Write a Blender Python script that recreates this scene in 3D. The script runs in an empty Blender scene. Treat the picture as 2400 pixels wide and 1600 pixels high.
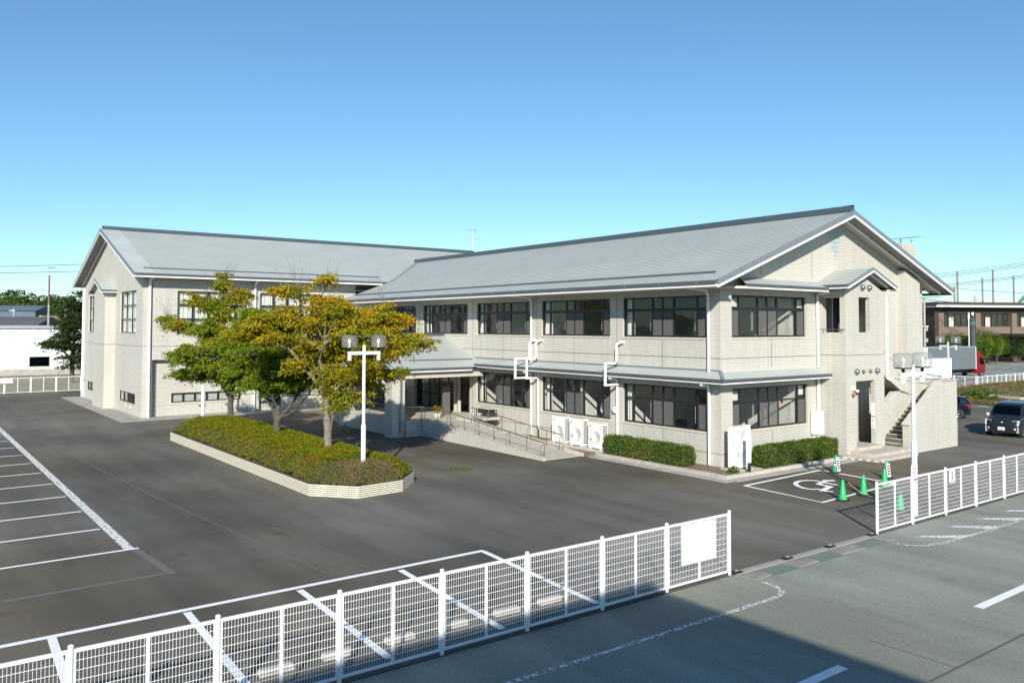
import bpy, math, random
import numpy as np
from mathutils import Vector, Matrix
R = math.radians
rng = np.random.default_rng(7)
random.seed(7)
SC = bpy.context.scene
COL = SC.collection

# ------------------------------------------------------------------ camera
EYE = Vector((0, 0, 5.9))
YAW, PITCH, ROLL, FPX, CY = R(36.938), R(2.003), R(.099), 1950.3, 696.3
_fw = Vector((math.sin(YAW) * math.cos(PITCH), math.cos(YAW) * math.cos(PITCH), math.sin(PITCH)))
_rt = Vector((math.cos(YAW), -math.sin(YAW), 0)); _up = _rt.cross(_fw)
RT = _rt * math.cos(ROLL) + _up * math.sin(ROLL); UP = -_rt * math.sin(ROLL) + _up * math.cos(ROLL); FW = _fw
cam = bpy.data.objects.new('camera', bpy.data.cameras.new('camera')); COL.objects.link(cam)
cam.matrix_world = Matrix(((RT.x, UP.x, -FW.x, EYE.x), (RT.y, UP.y, -FW.y, EYE.y), (RT.z, UP.z, -FW.z, EYE.z), (0, 0, 0, 1)))
cam.data.sensor_width = 36; cam.data.lens = FPX / 2400 * 36; cam.data.shift_y = -(800 - CY) / 2400
cam.data.clip_start = .1; cam.data.clip_end = 5000
SC.camera = cam

# ------------------------------------------------------------------ light
SUN_EL, SUN_HEAD = R(25.4), R(37.8)          # elevation; heading the shadows fall towards, from +Y to +X
to_sun = Vector((-math.sin(SUN_HEAD) * math.cos(SUN_EL), -math.cos(SUN_HEAD) * math.cos(SUN_EL), math.sin(SUN_EL)))
w = bpy.data.worlds.new('World'); SC.world = w; w.use_nodes = True
nt = w.node_tree; nt.nodes.clear()
sky = nt.nodes.new('ShaderNodeTexSky'); sky.sky_type = 'NISHITA'; sky.sun_disc = False
sky.sun_elevation = SUN_EL; sky.sun_rotation = math.atan2(to_sun.x, to_sun.y)
sky.air_density = 1.0; sky.dust_density = 0.; sky.ozone_density = 3.5; sky.altitude = 0
bg = nt.nodes.new('ShaderNodeBackground'); bg.inputs[1].default_value = .11
out = nt.nodes.new('ShaderNodeOutputWorld')
tint = nt.nodes.new('ShaderNodeVectorMath'); tint.operation = 'MULTIPLY'; tint.inputs[1].default_value = (.77, .96, 1.03)   # colour rendering of the camera's blue
nt.links.new(sky.outputs[0], tint.inputs[0]); nt.links.new(tint.outputs[0], bg.inputs[0]); nt.links.new(bg.outputs[0], out.inputs[0])
sl = bpy.data.lights.new('sun', 'SUN'); sl.energy = 5.0; sl.angle = R(.5); sl.color = (1, .94, .84)
so = bpy.data.objects.new('sun', sl); COL.objects.link(so); so.location = (0, 0, 60)
so.rotation_euler = (-to_sun).to_track_quat('-Z', 'Y').to_euler()
SC.view_settings.view_transform = 'Standard'; SC.view_settings.look = 'None'
SC.view_settings.exposure = .33; SC.view_settings.gamma = 1

# ------------------------------------------------------------------ pixel helpers (2400x1600 photograph)
def ray(px, py): return RT * ((px - 1200) / FPX) - UP * ((py - CY) / FPX) + FW
def G(px, py, z=0.):
    d = ray(px, py); return EYE + d * ((z - EYE.z) / d.z)
def atd(px, py, depth): return EYE + ray(px, py) * depth
def onY(px, py, y): d = ray(px, py); return EYE + d * (y / d.y)
def onX(px, py, x): d = ray(px, py); return EYE + d * (x / d.x)

# ------------------------------------------------------------------ materials
MATS = {}
def nodes(m):
    m.use_nodes = True; return m.node_tree.nodes, m.node_tree.links
def mat(name, col, rough=.6, metal=0., noise=0., nscale=4., bump=0., bscale=60., spec=.5):
    if name in MATS: return MATS[name]
    m = bpy.data.materials.new(name); n, l = nodes(m); b = n['Principled BSDF']
    b.inputs['Roughness'].default_value = rough; b.inputs['Metallic'].default_value = metal
    b.inputs['Specular IOR Level'].default_value = spec
    b.inputs['Base Color'].default_value = (*col, 1)
    if noise:
        g = n.new('ShaderNodeNewGeometry'); t = n.new('ShaderNodeTexNoise'); t.inputs['Scale'].default_value = nscale; t.inputs['Detail'].default_value = 6
        l.new(g.outputs['Position'], t.inputs['Vector'])
        r = n.new('ShaderNodeMapRange'); r.inputs[1].default_value = .3; r.inputs[2].default_value = .7; r.inputs[3].default_value = 1 - noise; r.inputs[4].default_value = 1 + noise
        l.new(t.outputs[0], r.inputs[0])
        v = n.new('ShaderNodeVectorMath'); v.operation = 'SCALE'; v.inputs[0].default_value = col
        l.new(r.outputs[0], v.inputs['Scale']); l.new(v.outputs[0], b.inputs['Base Color'])
    if bump:
        g = n.new('ShaderNodeNewGeometry'); t = n.new('ShaderNodeTexNoise'); t.inputs['Scale'].default_value = bscale; t.inputs['Detail'].default_value = 4
        l.new(g.outputs['Position'], t.inputs['Vector'])
        bp = n.new('ShaderNodeBump'); bp.inputs['Strength'].default_value = bump; bp.inputs['Distance'].default_value = .02
        l.new(t.outputs[0], bp.inputs['Height']); l.new(bp.outputs[0], b.inputs['Normal'])
    MATS[name] = m; return m

def brick_mat(name, c1, c2, joint, bw, rh, ms):
    m = bpy.data.materials.new(name); n, l = nodes(m); b = n['Principled BSDF']; b.inputs['Roughness'].default_value = .75
    g = n.new('ShaderNodeNewGeometry'); sp = n.new('ShaderNodeSeparateXYZ'); l.new(g.outputs['Position'], sp.inputs[0])
    sn = n.new('ShaderNodeSeparateXYZ'); l.new(g.outputs['True Normal'], sn.inputs[0])
    ab = n.new('ShaderNodeMath'); ab.operation = 'ABSOLUTE'; l.new(sn.outputs[0], ab.inputs[0])
    gt = n.new('ShaderNodeMath'); gt.operation = 'GREATER_THAN'; gt.inputs[1].default_value = .7; l.new(ab.outputs[0], gt.inputs[0])
    mx = n.new('ShaderNodeMix'); l.new(gt.outputs[0], mx.inputs['Factor']); l.new(sp.outputs[0], mx.inputs['A']); l.new(sp.outputs[1], mx.inputs['B'])
    cb = n.new('ShaderNodeCombineXYZ'); l.new(mx.outputs['Result'], cb.inputs[0]); l.new(sp.outputs[2], cb.inputs[1])
    t = n.new('ShaderNodeTexBrick'); t.inputs['Scale'].default_value = 1; t.inputs['Brick Width'].default_value = bw; t.inputs['Row Height'].default_value = rh
    t.inputs['Mortar Size'].default_value = ms; t.inputs['Mortar Smooth'].default_value = .2; t.inputs['Bias'].default_value = 0
    t.inputs['Color1'].default_value = (*c1, 1); t.inputs['Color2'].default_value = (*c2, 1); t.inputs['Mortar'].default_value = (*joint, 1)
    l.new(cb.outputs[0], t.inputs['Vector'])
    t2 = n.new('ShaderNodeTexBrick'); t2.inputs['Scale'].default_value = 1; t2.inputs['Brick Width'].default_value = bw; t2.inputs['Row Height'].default_value = rh; t2.inputs['Mortar Size'].default_value = ms * .6
    t2.inputs['Color1'].default_value = (1, 1, 1, 1); t2.inputs['Color2'].default_value = (.95, .95, .95, 1); t2.inputs['Mortar'].default_value = (.80, .79, .78, 1); l.new(cb.outputs[0], t2.inputs['Vector'])
    t.inputs['Brick Width'].default_value = 7.3; t.inputs['Color2'].default_value = (*c1, 1)
    vm = n.new('ShaderNodeVectorMath'); vm.operation = 'MULTIPLY'; l.new(t.outputs['Color'], vm.inputs[0]); l.new(t2.outputs['Color'], vm.inputs[1])
    # broad weathering
    no = n.new('ShaderNodeTexNoise'); no.inputs['Scale'].default_value = .35; no.inputs['Detail'].default_value = 6; l.new(g.outputs['Position'], no.inputs['Vector'])
    r = n.new('ShaderNodeMapRange'); r.inputs[1].default_value = .3; r.inputs[2].default_value = .7; r.inputs[3].default_value = .95; r.inputs[4].default_value = 1.04
    l.new(no.outputs[0], r.inputs[0])
    # vertical rain streaks
    mp = n.new('ShaderNodeMapping'); mp.inputs['Scale'].default_value = (5, 5, .25); l.new(g.outputs['Position'], mp.inputs['Vector'])
    n2 = n.new('ShaderNodeTexNoise'); n2.inputs['Scale'].default_value = 1; n2.inputs['Detail'].default_value = 3; l.new(mp.outputs[0], n2.inputs['Vector'])
    r2 = n.new('ShaderNodeMapRange'); r2.inputs[1].default_value = .35; r2.inputs[2].default_value = .7; r2.inputs[3].default_value = 1.02; r2.inputs[4].default_value = .93
    l.new(n2.outputs[0], r2.inputs[0])
    mu = n.new('ShaderNodeMath'); mu.operation = 'MULTIPLY'; l.new(r.outputs[0], mu.inputs[0]); l.new(r2.outputs[0], mu.inputs[1])
    v = n.new('ShaderNodeVectorMath'); v.operation = 'SCALE'; l.new(vm.outputs[0], v.inputs[0]); l.new(mu.outputs[0], v.inputs['Scale'])
    l.new(v.outputs[0], b.inputs['Base Color'])
    bp = n.new('ShaderNodeBump'); bp.inputs['Strength'].default_value = .5; bp.inputs['Distance'].default_value = .01; bp.invert = True
    l.new(t.outputs['Fac'], bp.inputs['Height']); l.new(bp.outputs[0], b.inputs['Normal'])
    MATS[name] = m; return m
brick_mat('brick', (.60, .58, .515), (.57, .55, .49), (.40, .385, .34), .24, .0805, .0105)

def glass_mat(name, tint, refl=1.0):
    m = bpy.data.materials.new(name); n, l = nodes(m); n.remove(n['Principled BSDF'])
    tr = n.new('ShaderNodeBsdfTransparent'); tr.inputs[0].default_value = (*tint, 1)
    gl = n.new('ShaderNodeBsdfGlossy'); gl.inputs['Roughness'].default_value = .02; gl.inputs[0].default_value = (.9, .95, 1, 1)
    lw_ = n.new('ShaderNodeLayerWeight'); lw_.inputs[0].default_value = .5
    p5 = n.new('ShaderNodeMath'); p5.operation = 'POWER'; p5.inputs[1].default_value = 5; l.new(lw_.outputs['Facing'], p5.inputs[0])
    fr = n.new('ShaderNodeMath'); fr.operation = 'MULTIPLY_ADD'; fr.inputs[1].default_value = .96; fr.inputs[2].default_value = .03; l.new(p5.outputs[0], fr.inputs[0])
    # gentle waviness of float glass
    g = n.new('ShaderNodeNewGeometry'); t = n.new('ShaderNodeTexNoise'); t.inputs['Scale'].default_value = 1.6; l.new(g.outputs['Position'], t.inputs['Vector'])
    bp = n.new('ShaderNodeBump'); bp.inputs['Strength'].default_value = .08; bp.inputs['Distance'].default_value = .05; l.new(t.outputs[0], bp.inputs['Height'])
    l.new(bp.outputs[0], gl.inputs['Normal'])
    mx = n.new('ShaderNodeMixShader'); mul = n.new('ShaderNodeMath'); mul.operation = 'MULTIPLY'; mul.inputs[1].default_value = refl
    l.new(fr.outputs[0], mul.inputs[0]); l.new(mul.outputs[0], mx.inputs[0]); l.new(tr.outputs[0], mx.inputs[1]); l.new(gl.outputs[0], mx.inputs[2])
    l.new(mx.outputs[0], n['Material Output'].inputs[0]); MATS[name] = m; return m
glass_mat('glass', (.91, .92, .91));  glass_mat('car_glass', (.10, .13, .13), 1.6)

def veil_mat(name, col, opac):
    m = bpy.data.materials.new(name); n, l = nodes(m); n.remove(n['Principled BSDF'])
    tr = n.new('ShaderNodeBsdfTransparent'); d = n.new('ShaderNodeBsdfDiffuse'); d.inputs[0].default_value = (*col, 1)
    mx = n.new('ShaderNodeMixShader'); mx.inputs[0].default_value = opac
    l.new(tr.outputs[0], mx.inputs[1]); l.new(d.outputs[0], mx.inputs[2]); l.new(mx.outputs[0], n['Material Output'].inputs[0]); MATS[name] = m; return m
def globe_mat():
    m = glass_mat('lamp_glass', (.93, .93, .90), 1.5); n, l = nodes(m); o = n['Material Output']; prev = o.inputs[0].links[0].from_socket
    d = n.new('ShaderNodeBsdfDiffuse'); d.inputs[0].default_value = (.7, .7, .66, 1); tl = n.new('ShaderNodeBsdfTranslucent'); tl.inputs[0].default_value = (.7, .7, .66, 1); ad = n.new('ShaderNodeMixShader'); ad.inputs[0].default_value = .5
    l.new(d.outputs[0], ad.inputs[1]); l.new(tl.outputs[0], ad.inputs[2]); mx = n.new('ShaderNodeMixShader'); mx.inputs[0].default_value = .22; l.new(prev, mx.inputs[1]); l.new(ad.outputs[0], mx.inputs[2]); l.new(mx.outputs[0], o.inputs[0])
globe_mat()
veil_mat('insect_screen', (.17, .17, .165), .55)

def leaf_mat(name, stops, zlo=None, zhi=None, zw=0., trans=.3):
    """leaf colours picked per leaf and by patches of the crown; zw shifts the pick with height (autumn colour at the tips)"""
    m = bpy.data.materials.new(name); n, l = nodes(m); n.remove(n['Principled BSDF'])
    g = n.new('ShaderNodeNewGeometry'); t = n.new('ShaderNodeTexNoise'); t.inputs['Scale'].default_value = .9; t.inputs['Detail'].default_value = 3
    l.new(g.outputs['Position'], t.inputs['Vector'])
    a = n.new('ShaderNodeMath'); a.operation = 'MULTIPLY_ADD'; a.inputs[1].default_value = .38; a.inputs[2].default_value = -.19; l.new(g.outputs['Random Per Island'], a.inputs[0])
    r = n.new('ShaderNodeMapRange'); r.inputs[1].default_value = .25; r.inputs[2].default_value = .75; l.new(t.outputs[0], r.inputs[0])
    s = n.new('ShaderNodeMath'); s.operation = 'ADD'; l.new(a.outputs[0], s.inputs[0]); l.new(r.outputs[0], s.inputs[1])
    fac = s.outputs[0]
    if zw:
        sp = n.new('ShaderNodeSeparateXYZ'); l.new(g.outputs['Position'], sp.inputs[0])
        zr = n.new('ShaderNodeMapRange'); zr.inputs[1].default_value = zlo; zr.inputs[2].default_value = zhi; zr.inputs[3].default_value = -zw; zr.inputs[4].default_value = zw
        l.new(sp.outputs[2], zr.inputs[0]); s2 = n.new('ShaderNodeMath'); s2.operation = 'ADD'; l.new(fac, s2.inputs[0]); l.new(zr.outputs[0], s2.inputs[1]); fac = s2.outputs[0]
    cr = n.new('ShaderNodeValToRGB'); e = cr.color_ramp.elements
    while len(e) > 1: e.remove(e[-1])
    e[0].position = stops[0][0]; e[0].color = (*stops[0][1], 1)
    for p, c in stops[1:]:
        k = e.new(p); k.color = (*c, 1)
    l.new(fac, cr.inputs[0])
    d = n.new('ShaderNodeBsdfPrincipled'); d.inputs['Roughness'].default_value = .65; d.inputs['Specular IOR Level'].default_value = .12; l.new(cr.outputs[0], d.inputs['Base Color'])
    tl = n.new('ShaderNodeBsdfTranslucent'); l.new(cr.outputs[0], tl.inputs[0])
    mx = n.new('ShaderNodeMixShader'); mx.inputs[0].default_value = trans; l.new(d.outputs[0], mx.inputs[1]); l.new(tl.outputs[0], mx.inputs[2])
    l.new(mx.outputs[0], n['Material Output'].inputs[0]); MATS[name] = m; return m
leaf_mat('leaf_green', [(0, (.12, .18, .014)), (.4, (.20, .26, .018)), (.72, (.31, .29, .022)), (1, (.40, .25, .03))], 3, 8.5, .28)
leaf_mat('leaf_mid', [(0, (.10, .17, .014)), (.5, (.18, .25, .018)), (.85, (.28, .29, .022)), (1, (.38, .27, .03))], 3, 7.5, .18)
leaf_mat('leaf_autumn', [(0, (.16, .20, .016)), (.4, (.30, .28, .018)), (.75, (.43, .325, .016)), (1, (.50, .29, .014))], 2.5, 7.5, .16)
leaf_mat('leaf_azalea', [(0, (.10, .15, .006)), (.45, (.19, .22, .007)), (.75, (.23, .19, .009)), (1, (.25, .13, .02))], trans=.2)
leaf_mat('leaf_azalea_dry', [(0, (.20, .15, .085)), (.5, (.26, .185, .12)), (1, (.32, .25, .18))], trans=.15)
leaf_mat('leaf_verge', [(0, (.07, .09, .02)), (.4, (.15, .14, .04)), (.7, (.22, .17, .07)), (1, (.25, .17, .09))], trans=.15)
leaf_mat('leaf_hedge', [(0, (0.041, 0.081, 0.012)), (.5, (0.088, 0.155, 0.018)), (.85, (0.149, 0.189, 0.022)), (1, (0.203, 0.135, 0.041))], trans=.2)
leaf_mat('leaf_dark', [(0, (0.016, 0.034, 0.010)), (.5, (0.034, 0.063, 0.015)), (1, (0.069, 0.098, 0.021))], trans=.2)
leaf_mat('leaf_far', [(0, (0.038, 0.075, 0.024)), (.5, (0.075, 0.128, 0.033)), (1, (0.128, 0.180, 0.045))], trans=.1)

def asphalt_mat(name, col, patch=.22, fine=.18, tint=(1.12, 1.02, .86), streak=0.):
    m = bpy.data.materials.new(name); n, l = nodes(m); b = n['Principled BSDF']; b.inputs['Roughness'].default_value = .85; b.inputs['Specular IOR Level'].default_value = .25
    g = n.new('ShaderNodeNewGeometry')
    def nz(scale, detail, lo, hi, stretch=None, f0=.3, f1=.7):
        t = n.new('ShaderNodeTexNoise'); t.inputs['Scale'].default_value = scale; t.inputs['Detail'].default_value = detail
        if stretch:
            mp = n.new('ShaderNodeMapping'); mp.inputs['Scale'].default_value = stretch; mp.inputs['Rotation'].default_value = (0, 0, .12); l.new(g.outputs['Position'], mp.inputs['Vector']); l.new(mp.outputs[0], t.inputs['Vector'])
        else: l.new(g.outputs['Position'], t.inputs['Vector'])
        r = n.new('ShaderNodeMapRange'); r.inputs[1].default_value = f0; r.inputs[2].default_value = f1; r.inputs[3].default_value = lo; r.inputs[4].default_value = hi
        l.new(t.outputs[0], r.inputs[0]); return r.outputs[0]
    a = nz(.10, 8, 1 - patch, 1 + patch, None, .37, .63); c = nz(55, 2, 1 - fine, 1 + fine); d = nz(.7, 6, .88, 1.15, (1.1, .16, 1), .38, .62)
    m1 = n.new('ShaderNodeMath'); m1.operation = 'MULTIPLY'; l.new(a, m1.inputs[0]); l.new(c, m1.inputs[1])
    m2 = n.new('ShaderNodeMath'); m2.operation = 'MULTIPLY'; l.new(m1.outputs[0], m2.inputs[0]); l.new(d, m2.inputs[1])
    e = nz(.07, 4, 0, 1, None, .38, .62)
    vo = n.new('ShaderNodeTexVoronoi'); vo.inputs['Scale'].default_value = .55; l.new(g.outputs['Position'], vo.inputs['Vector'])     # scattered drips of oil
    vr = n.new('ShaderNodeMapRange'); vr.inputs[1].default_value = .03; vr.inputs[2].default_value = .16; vr.inputs[3].default_value = .78; vr.inputs[4].default_value = 1.; l.new(vo.outputs['Distance'], vr.inputs[0])
    m3 = n.new('ShaderNodeMath'); m3.operation = 'MULTIPLY'; l.new(m2.outputs[0], m3.inputs[0]); l.new(vr.outputs[0], m3.inputs[1]); m2 = m3
    ag = n.new('ShaderNodeTexVoronoi'); ag.inputs['Scale'].default_value = 38; l.new(g.outputs['Position'], ag.inputs['Vector'])       # pale aggregate
    ar = n.new('ShaderNodeMapRange'); ar.inputs[1].default_value = .05; ar.inputs[2].default_value = .35; ar.inputs[3].default_value = 1.35; ar.inputs[4].default_value = .95; l.new(ag.outputs['Distance'], ar.inputs[0])
    m4 = n.new('ShaderNodeMath'); m4.operation = 'MULTIPLY'; l.new(m2.outputs[0], m4.inputs[0]); l.new(ar.outputs[0], m4.inputs[1]); m2 = m4
    mc = n.new('ShaderNodeMix'); mc.data_type = 'RGBA'; l.new(e, mc.inputs['Factor']); mc.inputs['A'].default_value = (*col, 1); mc.inputs['B'].default_value = (*[x * y for x, y in zip(col, tint)], 1)
    v = n.new('ShaderNodeVectorMath'); v.operation = 'SCALE'; l.new(mc.outputs['Result'], v.inputs[0]); l.new(m2.outputs[0], v.inputs['Scale']); l.new(v.outputs[0], b.inputs['Base Color'])
    t = n.new('ShaderNodeTexNoise'); t.inputs['Scale'].default_value = 120; l.new(g.outputs['Position'], t.inputs['Vector'])
    bp = n.new('ShaderNodeBump'); bp.inputs['Strength'].default_value = .35; bp.inputs['Distance'].default_value = .01; l.new(t.outputs[0], bp.inputs['Height']); l.new(bp.outputs[0], b.inputs['Normal'])
    MATS[name] = m; return m
asphalt_mat('asphalt_lot', (.130, .127, .112), .3, .24, (1.12, 1.0, .80)); asphalt_mat('asphalt_road', (.28, .295, .255), .14, .24, (.98, .98, .93))

def paint_mat(name, col, wear, scale):
    """road paint: white with worn-through holes showing asphalt (a mix of transparent and paint)"""
    m = bpy.data.materials.new(name); n, l = nodes(m); b = n['Principled BSDF']; b.inputs['Roughness'].default_value = .7; b.inputs['Base Color'].default_value = (*col, 1)
    g = n.new('ShaderNodeNewGeometry'); t = n.new('ShaderNodeTexNoise'); t.inputs['Scale'].default_value = scale; t.inputs['Detail'].default_value = 8; t.inputs['Roughness'].default_value = .7
    l.new(g.outputs['Position'], t.inputs['Vector'])
    r = n.new('ShaderNodeMapRange'); r.inputs[1].default_value = wear - .04; r.inputs[2].default_value = wear + .04; l.new(t.outputs[0], r.inputs[0])
    tr = n.new('ShaderNodeBsdfTransparent'); mx = n.new('ShaderNodeMixShader'); l.new(r.outputs[0], mx.inputs[0]); l.new(tr.outputs[0], mx.inputs[1]); l.new(b.outputs[0], mx.inputs[2])
    l.new(mx.outputs[0], n['Material Output'].inputs[0]); MATS[name] = m; return m
paint_mat('paint', (.92, .92, .89), .16, 6); paint_mat('paint_worn', (.80, .80, .76), .44, 9); paint_mat('paint_gone', (.74, .74, .72), .50, 11); paint_mat('paint_hatch', (.78, .78, .75), .45, 9); paint_mat('paint_ghost', (.155, .152, .138), .30, 3)

mat('white', (.82, .82, .80), .45, noise=.04, nscale=3); mat('white_metal', (.82, .83, .84), .35, noise=.03, nscale=2)
mat('roof_lap_shade', (.23, .25, .25), .6); mat('roof', (.475, .51, .48), .5, .0, noise=.07, nscale=.5, spec=.5); mat('roof_edge', (.22, .25, .265), .45, .2, noise=.06); mat('ridge', (.085, .11, .13), .4, .3)  # lap risers: shadow gap and dirt under each course put into a darker colour
mat('gutter', (.10, .115, .125), .4, .2); mat('soffit', (.50, .48, .44), .7, noise=.05); mat('soffit_gray', (.20, .19, .19), .6)
mat('frame', (.016, .016, .018), .4); mat('joint', (.12, .11, .10), .8); mat('concrete', (.42, .40, .36), .85, noise=.16, nscale=1.5, bump=.2)
mat('concrete_light', (.52, .49, .44), .85, noise=.12, nscale=2, bump=.2); mat('apron_pale', (.34, .325, .29), .9, noise=.2, nscale=1.5, bump=.2); mat('apron', (.27, .26, .235), .9, noise=.25, nscale=2, bump=.2); mat('kerbstone', (.48, .44, .38), .85, noise=.14, nscale=3, bump=.15)
mat('tile_cream', (.55, .50, .41), .7, noise=.1, nscale=6); mat('soil', (.20, .15, .10), .95, noise=.25, nscale=4, bump=.4)
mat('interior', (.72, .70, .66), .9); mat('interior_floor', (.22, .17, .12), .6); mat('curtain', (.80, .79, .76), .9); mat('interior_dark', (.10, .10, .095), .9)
mat('steel', (.35, .35, .35), .3, .9); mat('rail', (.13, .125, .12), .45, .3); mat('stone', (.115, .11, .10), .5, noise=.1, nscale=8)
mat('bark', (.20, .175, .145), .9, noise=.3, nscale=9, bump=.5, bscale=25); mat('bark_dark', (.09, .08, .065), .9, noise=.3, nscale=9, bump=.5, bscale=25)
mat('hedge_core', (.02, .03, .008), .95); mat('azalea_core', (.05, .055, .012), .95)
mat('planter_brick', (.66, .61, .49), .8, noise=.12, nscale=9); mat('mortar', (.07, .06, .05), .9)
mat('ac_ring', (.74, .74, .72), .5); mat('ac', (.78, .78, .75), .5, noise=.03); mat('ac_grille', (.64, .64, .62), .6); mat('cone_green', (.02, .42, .13), .5); mat('rubber', (.025, .025, .025), .8)
mat('concrete_dirty', (.13, .115, .09), .9, noise=.3, nscale=5); mat('red', (.45, .02, .02), .4); mat('orange', (.6, .12, .03), .5); mat('sign_blue', (.08, .16, .4), .5); mat('sign_white', (.84, .84, .84), .5); mat('sign_red', (.6, .12, .18), .6); mat('ink', (.05, .05, .05), .6)
mat('ornament', (.40, .47, .50), .3); mat('gray_paint', (.40, .42, .42), .5); mat('bulb', (.85, .85, .83), .3); mat('chrome', (.75, .75, .75), .12, 1.)
mat('van_paint', (.022, .032, .040), .22, .35, spec=.6); mat('car_paint', (.010, .016, .035), .18, .3, spec=.6); mat('headlamp', (.7, .72, .74), .08, .2); mat('tail_red', (.3, .01, .01), .3)
mat('truck_gray', (.17, .20, .22), .5, .2, noise=.05, nscale=.8); mat('truck_silver', (.45, .48, .50), .45, .3); mat('truck_red', (.22, .010, .018), .35); mat('dark_gap', (.008, .008, .008), .9)
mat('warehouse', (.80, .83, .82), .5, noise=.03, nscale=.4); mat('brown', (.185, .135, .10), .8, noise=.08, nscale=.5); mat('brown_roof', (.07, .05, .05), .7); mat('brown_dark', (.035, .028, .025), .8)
mat('tile_roof', (.10, .10, .105), .7, noise=.2, nscale=.6); mat('blue_wall', (.10, .14, .18), .8, noise=.08, nscale=.2); mat('slate', (.04, .055, .06), .7)
mat('yellow_wall', (.55, .38, .16), .8); mat('pole_concrete', (.40, .37, .33), .8, noise=.06); mat('pole_rust', (.20, .13, .11), .7); mat('cable', (.05, .055, .065), .6)
mat('net_pole', (.22, .22, .22), .6); mat('net_green', (.04, .20, .15), .8); mat('field', (.19, .165, .085), .95, noise=.3, nscale=.3); mat('grass_blade', (.12, .13, .035), .9); mat('terracotta', (.40, .16, .08), .8)
mat('pot_green', (.42, .50, .38), .6); mat('manhole', (.16, .11, .085), .7, .2, bump=.3, bscale=40); mat('grate', (.16, .21, .19), .6, .2); mat('gate_track', (.34, .32, .29), .8, noise=.1)
mat('shade_building', (.20, .17, .15), .8); mat('tactile', (.25, .3, .27), .8)

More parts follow.
